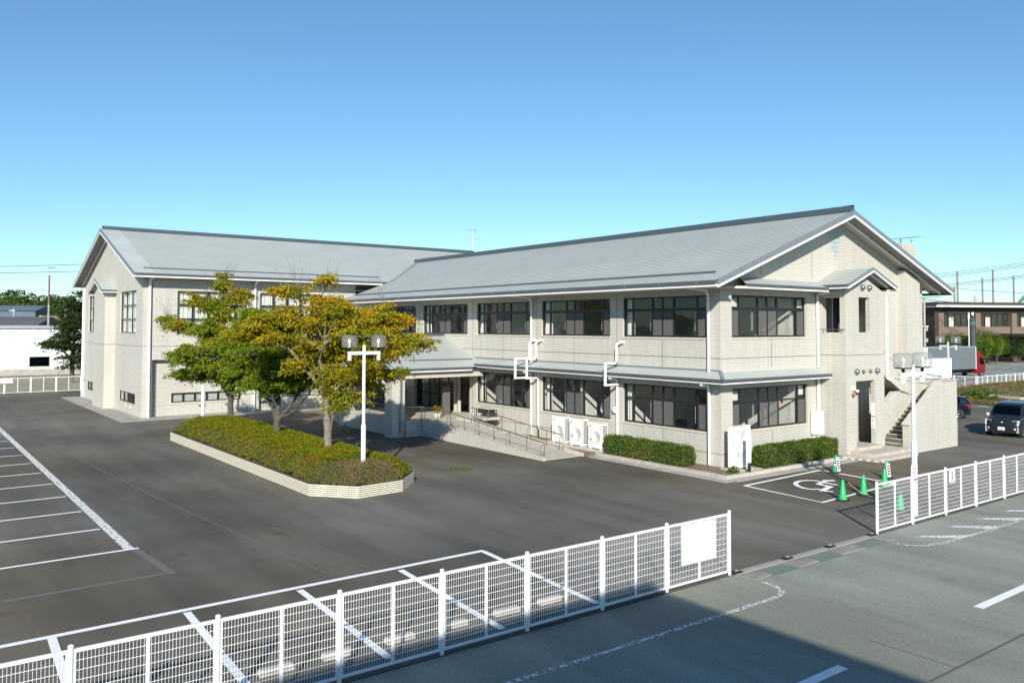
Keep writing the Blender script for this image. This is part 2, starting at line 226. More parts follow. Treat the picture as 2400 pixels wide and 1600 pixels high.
# ------------------------------------------------------------------ mesh helpers
ORG = {}
class MB:
    def __init__(s): s.v = []; s.f = []; s.m = []; s.sm = []
    def add(s, vs, fs, m=0, smooth=False):
        k = len(s.v); s.v += [tuple(v) for v in vs]; s.f += [tuple(k + i for i in f) for f in fs]; s.m += [m] * len(fs); s.sm += [smooth] * len(fs); return s
    def box(s, x0, x1, y0, y1, z0, z1, m=0, skip=''):
        x0, x1 = min(x0, x1), max(x0, x1); y0, y1 = min(y0, y1), max(y0, y1); z0, z1 = min(z0, z1), max(z0, z1)
        v = [(x, y, z) for z in (z0, z1) for y in (y0, y1) for x in (x0, x1)]
        F = {'b': (0, 2, 3, 1), 't': (4, 5, 7, 6), 's': (0, 1, 5, 4), 'n': (2, 6, 7, 3), 'w': (0, 4, 6, 2), 'e': (1, 3, 7, 5)}
        return s.add(v, [f for k, f in F.items() if k not in skip], m)
    def obox(s, c, ux, uy, uz, m=0):     # oriented box: centre and three half vectors
        c, ux, uy, uz = map(Vector, (c, ux, uy, uz))
        v = [c + ux * i + uy * j + uz * k for k in (-1, 1) for j in (-1, 1) for i in (-1, 1)]
        return s.add(v, [(0, 2, 3, 1), (4, 5, 7, 6), (0, 1, 5, 4), (2, 6, 7, 3), (0, 4, 6, 2), (1, 3, 7, 5)], m)
    def bar(s, a, b, wd, ht, m=0, up=(0, 0, 1)):
        a, b = Vector(a), Vector(b); d = (b - a); L = d.length; d.normalize(); sd = d.cross(Vector(up))
        if sd.length < 1e-4: sd = d.cross(Vector((1, 0, 0)))
        sd.normalize(); u = sd.cross(d)
        return s.obox((a + b) / 2, d * L / 2, sd * wd / 2, u * ht / 2, m)
    def poly(s, pts, m=0): return s.add(pts, [tuple(range(len(pts)))], m)
    def prism(s, pts, off, m=0):         # polygon extruded by a vector
        n = len(pts); off = Vector(off); a = [Vector(p) for p in pts]; b = [p + off for p in a]
        return s.add(a + b, [tuple(range(n - 1, -1, -1)), tuple(range(n, 2 * n))] + [(i, (i + 1) % n, n + (i + 1) % n, n + i) for i in range(n)], m)
    def tube(s, path, r, n=8, m=0, caps=True, smooth=True):
        P = [Vector(p) for p in path]; rr = r if hasattr(r, '__len__') else [r] * len(P); rings = []; a = None
        for i, p in enumerate(P):
            d = (P[min(i + 1, len(P) - 1)] - P[max(i - 1, 0)]).normalized()
            if a is None:
                a = d.cross(Vector((0, 0, 1)))
                if a.length < .05: a = d.cross(Vector((0, 1, 0)))
            a = a - d * a.dot(d); a.normalize(); b = d.cross(a)
            rings.append([p + (a * math.cos(2 * math.pi * k / n) + b * math.sin(2 * math.pi * k / n)) * rr[i] for k in range(n)])
        vs = [q for r_ in rings for q in r_]
        fs = [(i * n + k, i * n + (k + 1) % n, (i + 1) * n + (k + 1) % n, (i + 1) * n + k) for i in range(len(P) - 1) for k in range(n)]
        s.add(vs, fs, m, smooth)
        if caps: s.add(rings[0], [tuple(range(n))], m); s.add(rings[-1], [tuple(range(n - 1, -1, -1))], m)
        return s
    def lathe(s, c, prof, n=16, m=0, smooth=True, axis='z'):
        c = Vector(c); vs = []
        for r, h in prof:
            for k in range(n):
                a = 2 * math.pi * k / n; q = (r * math.cos(a), r * math.sin(a), h)
                if axis == 'y': q = (q[0], q[2], q[1])
                if axis == 'x': q = (q[2], q[0], q[1])
                vs.append(c + Vector(q))
        fs = [(i * n + k, i * n + (k + 1) % n, (i + 1) * n + (k + 1) % n, (i + 1) * n + k) for i in range(len(prof) - 1) for k in range(n)]
        return s.add(vs, fs, m, smooth)
    def mesh(s, name, mats, org=(0, 0, 0)):
        me = bpy.data.meshes.new(name); o = Vector(org)
        me.from_pydata([(v[0] - o.x, v[1] - o.y, v[2] - o.z) for v in s.v], [], s.f)
        for mm in (mats if isinstance(mats, (list, tuple)) else [mats]): me.materials.append(MATS[mm])
        me.polygons.foreach_set('material_index', s.m); me.polygons.foreach_set('use_smooth', s.sm)
        import bmesh
        bm = bmesh.new(); bm.from_mesh(me); bmesh.ops.recalc_face_normals(bm, faces=bm.faces); bm.to_mesh(me); bm.free()
        return me
    def build(s, name, mats, parent=None, local=False, label=None, kind=None, org=None):
        root = org if org is not None else (ORG.get(parent.name, Vector()) if parent else Vector())
        me = s.mesh(name, mats, Vector() if local else root)
        o = bpy.data.objects.new(name, me); COL.objects.link(o)
        if parent: o.parent = parent; ORG[o.name] = root
        elif org is not None: o.location = org; ORG[o.name] = Vector(org)
        if label: o['label'] = label
        if kind: o['kind'] = kind
        return o
def tag(o, label, cat, group=None):
    o['label'] = label; o['category'] = cat
    if group: o['group'] = group
    return o
def thing(name, loc, label, cat, group=None, rz=0.):
    o = bpy.data.objects.new(name, None); COL.objects.link(o); o.location = loc; o.rotation_euler.z = rz; o.empty_display_size = .3
    ORG[o.name] = Vector(loc); return tag(o, label, cat, group)
def struct(name, mb, m):
    o = mb.build(name, m); o['kind'] = 'structure'; return o
def copy_tree(o, loc=None, parent=None, label=None, rz=None):
    c = o.copy(); COL.objects.link(c); c.parent = parent
    if loc is not None: c.location = loc; ORG[c.name] = Vector(loc)
    if rz is not None: c.rotation_euler.z = rz
    if label: c['label'] = label
    for ch in list(o.children): copy_tree(ch, None, c)
    return c

def leaves(P, size, flat=.5, seed=0, mats='leaf_green', name='foliage', parent=None, org=None, asp=.55, nrm=None, kind=None):
    """one small leaf-shaped quad per point, joined in one mesh"""
    g = np.random.default_rng(seed); n = len(P); P = np.asarray(P, float)
    N = g.normal(size=(n, 3)) * flat
    if nrm is None: N[:, 2] += 1.
    else: N += np.asarray(nrm)
    N /= np.linalg.norm(N, axis=1)[:, None] + 1e-9
    T = g.normal(size=(n, 3)); T -= (T * N).sum(1)[:, None] * N; T /= np.linalg.norm(T, axis=1)[:, None] + 1e-9
    B = np.cross(N, T); s = (size * g.uniform(.65, 1.3, n))[:, None]
    V = np.stack([P - T * s, P + B * s * asp + N * s * .12, P + T * s, P - B * s * asp + N * s * .12], 1).reshape(-1, 3)
    root = Vector(org) if org is not None else (ORG.get(parent.name, Vector()) if parent else Vector())
    V = V - np.array(root)
    me = bpy.data.meshes.new(name); me.vertices.add(4 * n); me.vertices.foreach_set('co', V.astype(np.float32).ravel())
    me.loops.add(4 * n); me.loops.foreach_set('vertex_index', np.arange(4 * n, dtype=np.int32))
    me.polygons.add(n); me.polygons.foreach_set('loop_start', np.arange(0, 4 * n, 4, dtype=np.int32)); me.polygons.foreach_set('loop_total', np.full(n, 4, np.int32))
    me.update(calc_edges=True); me.materials.append(MATS[mats])
    o = bpy.data.objects.new(name, me); COL.objects.link(o)
    if parent: o.parent = parent
    elif org is not None: o.location = org
    if kind: o['kind'] = kind
    return o

# ================================================================== GROUND
YF = 12.9                                    # line of the street fence
struct('ground', MB().poly([(-1500, -1500, -.03), (2500, -1500, -.03), (2500, 2500, -.03), (-1500, 2500, -.03)]), 'field')
struct('road', MB().poly([(-60, -3, -.012), (140, -3, -.012), (140, 12.86, -.012), (-60, 12.86, -.012)]), 'asphalt_road')
struct('parking_lot', MB().poly([(-30, 12.86, 0), (66.5, 12.86, 0), (66.5, 83.3, 0), (-30, 83.3, 0)]), 'asphalt_lot')
struct('crossing_road', MB().poly([(66.5, 45, -.016), (400, 45, -.016), (400, 66, -.016), (66.5, 66, -.016)]), 'asphalt_road')
struct('side_lot', MB().poly([(81.7, 12.4, -.008), (230, 12.4, -.008), (230, 44.9, -.008), (81.7, 44.9, -.008)]), 'asphalt_lot')
# gutter strip in front of the fences
# driveway apron slabs
dr = MB()
for k in range(6):
    a = 16.35 + k * 1.05; dr.box(a, a + 1.03, 12.30, 12.72, -.02, .008)
struct('driveway_apron', dr, 'apron')
for k, a in enumerate((17.0, 18.95, 21.15)):
    gb = MB()
    for j in range(6): gb.box(a, a + 1.0, 12.2 + j * .082, 12.2 + j * .082 + .055, -.012, .013)
    o = gb.build('drain_grate', 'grate', org=Vector((a, 12.2, 0))); tag(o, 'green steel drain grate set in the driveway apron', 'drain grate', 'drain grates in the driveway apron')
struct('gate_track', MB().box(16.3, 22.6, 12.80, 12.98, -.01, .014), 'gate_track')
for k, a in enumerate((16.42, 18.45, 20.35, 22.45)):
    mb = MB().box(a - .16, a + .16, 12.80, 12.97, .010, .045).box(a - .03, a + .1, 12.85, 12.93, .045, .06, 1)
    o = mb.build('gate_stop', ['rubber', 'chrome'], org=Vector((a, 12.88, 0))); tag(o, 'small black and chrome gate fitting on the driveway edge', 'gate stop', 'gate fittings along the driveway edge')

def strip(pts, wd, z=.004):
    """a painted stroke along a polyline"""
    P = [Vector((p[0], p[1], 0)) for p in pts]; L = []; Rr = []
    for i, p in enumerate(P):
        d = (P[min(i + 1, len(P) - 1)] - P[max(i - 1, 0)]).normalized(); nn = Vector((-d.y, d.x, 0)) * wd / 2
        L.append((p.x + nn.x, p.y + nn.y, z)); Rr.append((p.x - nn.x, p.y - nn.y, z))
    n = len(P); return L + Rr, [(i, i + 1, n + i + 1, n + i) for i in range(n - 1)]
def marking(name, strokes, m, z=.004):
    mb = MB()
    for k, (pts, wd) in enumerate(strokes): mb.add(*strip(pts, wd, z + k * .0012))
    return struct(name, mb, m)
# left parking rows
marking('parking_line', [([(5.28, 23.75), (5.32, 62)], .25)], 'paint_worn')
for k in range(13):
    y = 23.8 + 2.872 * k; marking('parking_line', [([(-4, y - .06), (5.5 if k == 0 else 5.1, y)], .13)], 'paint', .006)
marking('parking_line', [([(5.45, 21.0), (-4, 20.85)], .16)], 'paint_ghost'); marking('parking_line', [([(5.4, 23.7), (5.6, 20.9)], .2)], 'paint_ghost')
# near parking row along the fence
marking('parking_line', [([(-6, 17.98), (12.72, 18.14)], .17)], 'paint', .004)
for (xt, yt), (xb, yb) in zip([(12.66, 18.1), (10.09, 17.9), (7.53, 17.9), (5.09, 17.9), (2.64, 18.0), (.15, 18.0), (-2.3, 18.)], [(12.26, 13.25), (9.75, 13.25), (7.29, 13.3), (4.85, 13.3), (2.4, 13.3), (-.1, 13.3), (-2.5, 13.3)]):
    marking('parking_line', [([(xt, yt), (xb, yb)], .16)], 'paint', .008)
# wheelchair bay
marking('bay_outline', [([(25.65, 19.68), (25.32, 16.28), (30.66, 16.58)], .15), ([(30.94, 19.96), (30.55, 16.58)], .15), ([(25.58, 19.68), (31.0, 19.97)], .15)], 'paint')
def hz(x, y): p = G(1800 + x / 3.92, 850 + y / 3.92); return (p.x, p.y)
arc = [hz(*q) for q in ((478, 1160), (400, 1162), (330, 1152), (275, 1132), (250, 1112), (262, 1096), (300, 1085), (360, 1080), (420, 1082), (470, 1088))]
marking('wheelchair_symbol', [(arc, .17), ([hz(505, 1084), hz(612, 1082)], .26), ([hz(470, 1092), hz(640, 1124)], .16), ([hz(545, 1082), hz(455, 1116)], .17), ([hz(450, 1114), hz(585, 1140)], .2), ([hz(578, 1136), hz(490, 1180)], .22), ([hz(484, 1176), hz(600, 1187)], .17)], 'paint', .009)
# street markings
marking('edge_line', [([(16.39, 12.09), (16.36, 11.75), (16.18, 11.42), (15.8, 11.26), (15.2, 11.24), (13, 11.24), (-10, 11.22)], .12)], 'paint_gone', -.006)
marking('edge_line', [([(22.16, 12.13), (22.3, 11.75), (22.62, 11.45), (23.3, 11.3), (24.2, 11.26), (26, 11.2), (45, 11.1)], .12)], 'paint_gone', -.006)
for k, (a, b) in enumerate(((23.3, 24.9), (25.3, 26.7), (27.0, 28.5), (28.83, 30.4), (30.7, 32.2))):
    mb = MB().poly([(a, 12.1, -.004), (a + .25, 12.06, -.004), (b, 11.2, -.004), (b - .75, 11.25, -.004)]); struct('hatched_marking', mb, 'paint_hatch')
marking('centre_line', [([(18.55, 8.29), (23.5, 8.31)], .2)], 'paint', -.006); marking('centre_line', [([(13.45, 8.28), (8.5, 8.26)], .2)], 'paint', -.006); marking('centre_line', [([(28.6, 8.31), (33.6, 8.31)], .2)], 'paint', -.006)
marking('road_seam', [([(14.1, 7.08), (17.7, 7.06), (40, 7.0)], .05), ([(15.0, 7.1), (15.0, 8.7)], .02)], 'joint', -.008)
marking('lot_seam', [([(6.4, 50), (7.6, 30), (8.6, 18.3)], .035), ([(9.2, 24), (9.6, 17.9)], .03)], 'paint_ghost', .002)
# wheel stops
ws = MB()
prof = [(-.3, 0), (.3, 0), (.3, .07), (.27, .11), (-.27, .11), (-.3, .07)]
ws.prism([(x, -.07, z) for x, z in prof], (0, .14, 0))
wsm = ws.mesh('wheel_stop', 'concrete_light')
for k, x in enumerate((3.05, 4.2, 5.45, 6.6, 7.85, 9.05, 10.35, 11.5, .55, 1.7)):
    o = bpy.data.objects.new('wheel_stop', wsm); COL.objects.link(o); o.location = (x, 13.93, .0); o.rotation_euler.z = random.uniform(-.03, .03)
    tag(o, 'pale concrete wheel stop on the asphalt behind the mesh street fence', 'wheel stop', 'wheel stops behind the street fence')
mb = MB().lathe((0, 0, 0), [(0, .012), (.30, .012), (.33, .006), (.33, -.005)], 24)
for k, p in enumerate((G(2252, 1063), G(2374, 1047))):
    o = mb.build('manhole_cover', 'manhole', org=Vector()); o.location = (p.x, p.y, 0); tag(o, ('rusty round manhole cover in the asphalt beside the stair wall', 'rusty round manhole cover in the asphalt near the dark van')[k], 'manhole cover')

# ================================================================== MAIN BUILDING
XF, YG, XE = 27.66, 22.41, 44.35             # right wing: front wall, gable wall, east wall
XL, YL, YB = 13.05, 56.5, 75.7               # left wing: gable wall, front wall, back wall
B = thing('public_hall', (XF, YG, 0), 'two-storey L-shaped public hall of beige tile with grey metal roofs', 'building')
def W3(ax, c, u, d, z): return (c + d, u, z) if ax == 'X' else (u, c + d, z)
def bx(mb, ax, c, u0, u1, d0, d1, z0, z1, m=0, skip=''):
    if ax == 'X': return mb.box(c + d0, c + d1, u0, u1, z0, z1, m, skip)
    return mb.box(u0, u1, c + d0, c + d1, z0, z1, m, skip)
def wall_grid(mb, ax, c, u0, u1, z0, z1, th, ops, top=True, bottom=False, m=0):
    us = sorted({u0, u1, *[o[0] for o in ops], *[o[1] for o in ops]}); zs = sorted({z0, z1, *[o[2] for o in ops], *[o[3] for o in ops]})
    us = [u for u in us if u0 <= u <= u1]; zs = [q for q in zs if z0 <= q <= z1]
    def solid(i, j):
        if i < 0 or j < 0 or i >= len(us) - 1 or j >= len(zs) - 1: return None
        a, b = (us[i] + us[i + 1]) / 2, (zs[j] + zs[j + 1]) / 2
        return not any(o[0] < a < o[1] and o[2] < b < o[3] for o in ops)
    for i in range(len(us) - 1):
        for j in range(len(zs) - 1):
            if not solid(i, j): continue
            a, b, p, q = us[i], us[i + 1], zs[j], zs[j + 1]
            mb.poly([W3(ax, c, a, 0, p), W3(ax, c, b, 0, p), W3(ax, c, b, 0, q), W3(ax, c, a, 0, q)], m)
            mb.poly([W3(ax, c, a, th, p), W3(ax, c, b, th, p), W3(ax, c, b, th, q), W3(ax, c, a, th, q)], m)
            if not solid(i - 1, j): mb.poly([W3(ax, c, a, 0, p), W3(ax, c, a, th, p), W3(ax, c, a, th, q), W3(ax, c, a, 0, q)], m)
            if not solid(i + 1, j): mb.poly([W3(ax, c, b, 0, p), W3(ax, c, b, th, p), W3(ax, c, b, th, q), W3(ax, c, b, 0, q)], m)
            if solid(i, j - 1) is False or (bottom and j == 0): mb.poly([W3(ax, c, a, 0, p), W3(ax, c, b, 0, p), W3(ax, c, b, th, p), W3(ax, c, a, th, p)], m)
            if solid(i, j + 1) is False or (top and j == len(zs) - 2): mb.poly([W3(ax, c, a, 0, q), W3(ax, c, b, 0, q), W3(ax, c, b, th, q), W3(ax, c, a, th, q)], m)

def fence_of(edges): return [(edges[i], edges[i + 1]) for i in range(len(edges) - 1)]
def window(ax, c, u0, u1, z0, z1, cols, rows, screens=(), curtains=(), flip=False, d=.10, fw=.07, curt_full=False, sill=True, tw=.1):
    """cols/rows: inner divider fractions (rows from the bottom). screens: bottom-row columns with insect screens. curtains: columns with a gathered curtain"""
    if flip: cols = [1 - q for q in cols][::-1]
    ue = [u0] + [u0 + (u1 - u0) * q for q in cols] + [u1]; ze = [z0] + [z0 + (z1 - z0) * q for q in rows] + [z1]
    mb = MB()
    bx(mb, ax, c, u0, u1, d, d + .08, z0, z0 + fw); bx(mb, ax, c, u0, u1, d, d + .08, z1 - fw, z1)
    bx(mb, ax, c, u0, u0 + fw, d + .001, d + .079, z0 + fw, z1 - fw); bx(mb, ax, c, u1 - fw, u1, d + .001, d + .079, z0 + fw, z1 - fw)
    for q in ze[1:-1]: bx(mb, ax, c, u0 + fw, u1 - fw, d - .008, d + .082, q - tw / 2, q + tw / 2)
    for k, q in enumerate(ue[1:-1]):
        for (p0, p1) in fence_of(ze): bx(mb, ax, c, q - .042, q + .042, d + .004, d + .07, p0 + .05, p1 - .05)
    wo = mb.build('window', 'frame', B)
    for i, (a, b) in enumerate(fence_of(ue)):
        for j, (p, q) in enumerate(fence_of(ze)):
            off = .03 if (i + j) % 2 else .045
            pm = MB(); jt = [random.uniform(-.006, .006) for _ in range(3)]; cor = ((a + .03, p + .045, 0), (b - .03, p + .045, jt[0]), (b - .03, q - .045, jt[0] + jt[1]), (a + .03, q - .045, jt[1]))
            pm.prism([W3(ax, c, u_, d + off + e_, z_) for u_, z_, e_ in cor], (.006, 0, 0) if ax == 'X' else (0, .006, 0)); pm.build('pane', 'glass', wo)
            if j < len(ze) - 2 and i in screens:
                sm = MB(); bx(sm, ax, c, a + .033, b - .033, d + .012, d + .015, p + .05, q - .05); sm.build('insect_screen', 'insect_screen', wo)
    for i in curtains:
        a, b = ue[i] + .06, ue[i + 1] - .04; cm = MB(); n = max(8, int((b - a) / .035)); vs = []; ph = random.random() * 6
        for k in range(n + 1):
            u = a + (b - a) * k / n; dd = d + .20 + .045 * math.sin(k * 1.5 + ph) + .02 * math.sin(k * .6)
            vs += [W3(ax, c, u, dd, z0 + .04), W3(ax, c, u, dd, z1 - .04)]
        cm.add(vs, [(2 * k, 2 * k + 2, 2 * k + 3, 2 * k + 1) for k in range(n)], 0, True); cm.build('curtain', 'curtain', wo)
    if curtains or screens:
        for i in (1, 4):
            if i < len(ue) - 1 and len(cols) == 5:
                cu = ue[i + 1] - .22 if ax == 'Y' else ue[i] + .22; cd_ = MB(); zt_0 = z0 + (z1 - z0) * .62
                for s_ in (-.045, .045): cd_.tube([W3(ax, c, cu + s_, d + .16, zt_0), W3(ax, c, cu + s_, d + .16, z0 + .3)], .007, 5)
                cd_.tube([W3(ax, c, cu - .045, d + .16, z0 + .3), W3(ax, c, cu, d + .16, z0 + .25), W3(ax, c, cu + .045, d + .16, z0 + .3)], .007, 5); cd_.build('blind_cord', 'white', wo)
    if sill:
        sm = MB(); bx(sm, ax, c, u0 - .02, u1 + .02, -.025, d, z0 - .085, z0 - .004); sm.build('sill', 'tile_cream', wo)
    return wo

COLS6 = [.115, .36, .484, .615, .885]
FW_ = [(23.15, 28.13), (28.98, 34.19), (35.05, 40.23), (41.18, 46.33), (47.22, 52.4)]
UPZ, LOZ = (5.43, 7.23), (1.48, 3.27)
ops = [(a, b, *UPZ) for a, b in FW_] + [(a, b, *LOZ) for a, b in FW_[:3]] + [(40.95, 47.4, .75, 3.35)] + [(48.3, 52.4, 1.6, 3.0)]
mb = MB(); wall_grid(mb, 'X', XF, YG, YL, 0, 7.75, .25, ops, top=False); mb.build('front_wall', 'brick', B)
for k, (a, b) in enumerate(FW_):
    window('X', XF, a, b, *UPZ, COLS6, [.68], screens=(0, 2, 3) if k < 4 else (), curtains=(5,), flip=True, tw=.13)
    if k < 3: window('X', XF, a, b, *LOZ, COLS6, [.64], screens=(0, 2, 3), curtains=(5,), flip=True, tw=.06)
window('X', XF, 48.3, 52.4, 1.6, 3.0, [.25, .5, .75], [], curtains=(0, 1, 2, 3))
# gable wall of the right wing
RX, RZE, RZ = 36.0, 7.74, 11.3               # ridge x, roof top at eave, roof top at ridge
RXW, RXE_, RYN = 26.17, 45.45, 21.28
SL = (RZ - RZE) / (RX - RXW)
gops = [(28.4, 33.74, 5.45, 7.24), (28.42, 33.78, 1.51, 3.3), (35.3, 37.3, .47, 2.9), (35.35, 37.2, 4.2, 7.3)]
mb = MB(); wall_grid(mb, 'Y', YG, XF + .25, XE, 0, 7.75, .25, gops, top=False)
zt = lambda x: RZ - .22 - SL * abs(x - RX)
mb.prism([(XF + .02, YG, 7.75), (XE, YG, 7.75), (XE, YG, max(7.76, zt(XE))), (RX, YG, zt(RX)), (XF + .02, YG, max(7.76, zt(XF)))], (0, .25, 0)); mb.build('gable_wall', 'brick', B)
window('Y', YG, 28.4, 33.74, 5.45, 7.24, COLS6, [.68], screens=(0, 2, 3, 5), curtains=(), tw=.13)
window('Y', YG, 28.42, 33.78, 1.51, 3.3, COLS6, [.64], screens=(0, 2, 3, 5), curtains=(), tw=.06)
for (x0_, y0_, x1_, y1_, m_) in ((1122, 850, 1172, 918, 'sign_white'), (1677, 783, 1728, 868, 'sign_white'), (1528, 903, 1552, 940, 'red'), (1118, 75, 1168, 137, 'sign_white'), (1665, 78, 1714, 148, 'sign_white')):
    a_, b_ = onY(1400 + x0_ / 3.563, 680 + y0_ / 3.563, YG + .2), onY(1400 + x1_ / 3.563, 680 + y1_ / 3.563, YG + .2)
    MB().box(a_.x, b_.x, YG + .2, YG + .204, b_.z, a_.z).build('paper_notice', m_, B)
mb = MB(); mb.box(XE - .25, XE, YG + .25, YB, 0, 7.75); mb.build('east_wall', 'brick', B)
# left wing walls
fops = [(15.18, 19.77, 5.4, 8.17), (20.67, 25.26, 5.4, 8.17), (13.66, 20.05, 0, 3.71), (20.66, 27.4, 0, 3.71)]
mb = MB(); wall_grid(mb, 'Y', YL, XL, XF + .25, 0, 9.1, .3, fops, top=False); mb.build('hall_front_wall', 'brick', B)
lw = [(15.0, 19.55, .88, 1.5), (21.3, 26.2, .88, 1.5)]
mb = MB(); wall_grid(mb, 'Y', YL + .45, 13.5, 27.6, 0, 3.9, .2, lw); mb.build('recessed_wall', 'brick', B)
mb = MB().box(13.5, 27.6, YL + .05, YL + .44, 3.712, 3.9); mb.build('recess_soffit', 'soffit', B)
for a, b in ((15.18, 19.77), (20.67, 25.26)): window('Y', YL, a, b, 5.4, 8.17, [.22, .44, .66, .84], [.34, .68], curtains=(0, 1, 2, 3, 4), tw=.09)
for a, b, p, q in lw: window('Y', YL + .45, a, b, p, q, [.165, .33, .5, .665, .83], [], curtains=(), screens=(), d=.05, sill=True)
for a, b, p, q in lw:
    bl = MB()
    for k in range(6): bl.box(a + .05, b - .05, YL + .64, YL + .655, p + .06 + k * .09, p + .125 + k * .09)
    bl.build('blind', 'curtain', B)
for x in (16.75, 18.5, 20.9, 24.6): MB().box(x, x + .45, YL + .443, YL + .449, .55, .64).build('floor_vent', 'frame', B)
for x in (14.0 + .02, 20.68): MB().box(x, x + .03, YL + .44, YL + .446, .02, 3.7).build('control_joint', 'joint', B)
lops = [(58.2, 62.9, 5.4, 8.23), (70.6, 74.2, 5.4, 8.23), (58.15, 62.85, .76, 1.46), (71.2, 74.35, .8, 1.48)]
mb = MB(); wall_grid(mb, 'X', XL, YL + .3, YB, 0, 9.1, .3, lops, top=False)
LYR, LZE, LZ, LYS, LYN_, LXN = 66.1, 9.2, 12.9, 55.5, 76.7, 12.25
SLL = (LZ - LZE) / (LYR - LYS)
zl = lambda y: LZ - .22 - SLL * abs(y - LYR)
mb.prism([(XL, YL + .3, 9.1), (XL, YL + .3, max(9.11, zl(YL))), (XL, LYR, zl(LYR)), (XL, YB, max(9.11, zl(YB))), (XL, YB, 9.1)], (.3, 0, 0)); mb.build('hall_gable_wall', 'brick', B)
for (a, b, p, q) in lops[:2]: window('X', XL, a, b, p, q, [.34, .67], [.33, .66], curtains=(0, 1, 2), tw=.08)
for (a, b, p, q) in lops[2:]: window('X', XL, a, b, p, q, [.25, .5, .75] if b < 70 else [.33, .66], [], curtains=(), screens=(), d=.06)
mb = MB(); mb.box(XL + .3, XE, YB - .25, YB, 0, 9.1); mb.build('back_wall', 'brick', B)
# bay with its own little gable roof on the hall gable
BX0, BY0, BY1 = 12.36, 64.4, 68.2
mb = MB().box(BX0, XL, BY0, BY1, 0, 8.25, skip='t'); mb.prism([(BX0, BY0, 8.25), (BX0, (BY0 + BY1) / 2, 8.95), (BX0, BY1, 8.25)], (XL - BX0, 0, 0)); mb.build('bay_wall', 'brick', B)
def small_gable(ax, yc, hw, zr, ze, n0, n1, name):
    """gabled canopy roof; ax 'X': ridge runs along X from n0 (front) to n1"""
    mb = MB(); f = (lambda a, b, z: (a, b, z)) if ax == 'X' else (lambda a, b, z: (b, a, z)); T = .07; n = 7
    for s in (-1, 1):
        for k in range(n):
            t0, t1 = k / n, (k + 1) / n; b0, b1 = yc + s * hw * (1 - t0), yc + s * hw * (1 - t1); z0, z1 = ze + (zr - ze) * t0, ze + (zr - ze) * t1
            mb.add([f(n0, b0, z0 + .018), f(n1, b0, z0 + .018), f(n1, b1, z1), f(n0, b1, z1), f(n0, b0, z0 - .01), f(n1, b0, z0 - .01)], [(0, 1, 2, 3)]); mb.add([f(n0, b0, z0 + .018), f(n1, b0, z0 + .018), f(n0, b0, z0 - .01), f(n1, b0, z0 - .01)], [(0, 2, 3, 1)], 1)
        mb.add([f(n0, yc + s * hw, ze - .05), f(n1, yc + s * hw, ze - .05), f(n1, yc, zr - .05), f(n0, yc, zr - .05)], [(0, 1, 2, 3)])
    r = mb.build(name, ['roof', 'roof_lap_shade'], B)
    e = MB()
    for s in (-1, 1):
        for (dz0, dz1, off, m) in ((.02, -.12, 0, 1), (-.12, -.2, -.012, 0), (-.13, -.21, .30, 0)):
            k = 1.0 if off <= 0 else .95
            pts = [f(n0 + off, yc + s * hw * k, ze + (zr - ze) * (1 - k) + dz0), f(n0 + off, yc, zr + dz0), f(n0 + off, yc, zr + dz1), f(n0 + off, yc + s * hw * k, ze + (zr - ze) * (1 - k) + dz1)]
            e.prism(pts, (.05, 0, 0) if ax == 'X' else (0, .05, 0), m)
    e.build('bargeboard', ['white', 'roof_edge'], r)
    for s in (-1, 1):
        g = MB(); a, b = yc + s * hw, yc + s * (hw + .07)
        p0, p1 = f(n0 + .06, a, ze - .12), f(n1, b, ze + .0); g.box(p0[0], p1[0], p0[1], p1[1], ze - .13, ze, 1); p0, p1 = f(n0 + .06, a, 0), f(n1, b - s * .01, 0); g.box(p0[0], p1[0], p0[1], p1[1], ze - .19, ze - .131, 0)
        p0, p1 = f(n0 + .1, yc + s * (hw - .4), 0), f(n1, a, 0); g.box(p0[0], p1[0], p0[1], p1[1], ze - .16, ze - .14, 2)
        g.build('gutter', ['white', 'gutter', 'soffit'], r)
    return r
small_gable('X', 66.3, 2.35, 9.25, 8.42, 12.0, XL, 'bay_roof')

# ---- roofs
def course_slope(mb, eave_pts, ridge_pts, n, lift=.026):
    """stepped courses between an eave line (2 pts) and a ridge line (2 pts)"""
    e0, e1, r0, r1 = [Vector(p) for p in (*eave_pts, *ridge_pts)]; U = Vector((0, 0, 1))
    for k in range(n):
        a, b = k / n, (k + 1) / n; p0, p1, q0, q1 = e0.lerp(r0, a), e1.lerp(r1, a), e0.lerp(r0, b), e1.lerp(r1, b)
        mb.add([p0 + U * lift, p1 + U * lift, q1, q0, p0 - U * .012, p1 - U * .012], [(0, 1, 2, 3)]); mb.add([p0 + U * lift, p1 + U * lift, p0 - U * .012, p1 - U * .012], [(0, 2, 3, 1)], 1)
VY0 = 55.45; VX0 = RXW + (LZE - RZE) / SL     # where the right roof meets the hall eave
mb = MB(); nlow = 15; zm = RZE + SL * (VX0 - RXW)
YVR = LYS + (RZ - LZE) / SLL
course_slope(mb, [(RXW, RYN, RZE), (RXW, VY0, RZE)], [(VX0, RYN, zm), (VX0, VY0, zm)], nlow)
course_slope(mb, [(VX0, RYN, zm), (VX0, VY0 + .1, zm)], [(RX, RYN, RZ), (RX, YVR + .1, RZ)], 24)
mb.poly([(RX, RYN, RZ), (RX, YVR + .1, RZ), (RXE_, YVR - 3, RZ - SL * (RXE_ - RX)), (RXE_, RYN, RZ - SL * (RXE_ - RX))])
roof = mb.build('roof', ['roof', 'roof_lap_shade'], B, label='long grey metal roof of the right wing')
vf = MB(); u = Vector((VX0, VY0 + .05, zm + .05)); v = Vector((RX, YVR + .05, RZ + .05)); vf.poly([u + Vector((-.1, -.1, 0)), u + Vector((.3, -.25, .1)), v + Vector((.1, -.3, .05)), v + Vector((-.05, .1, 0))])
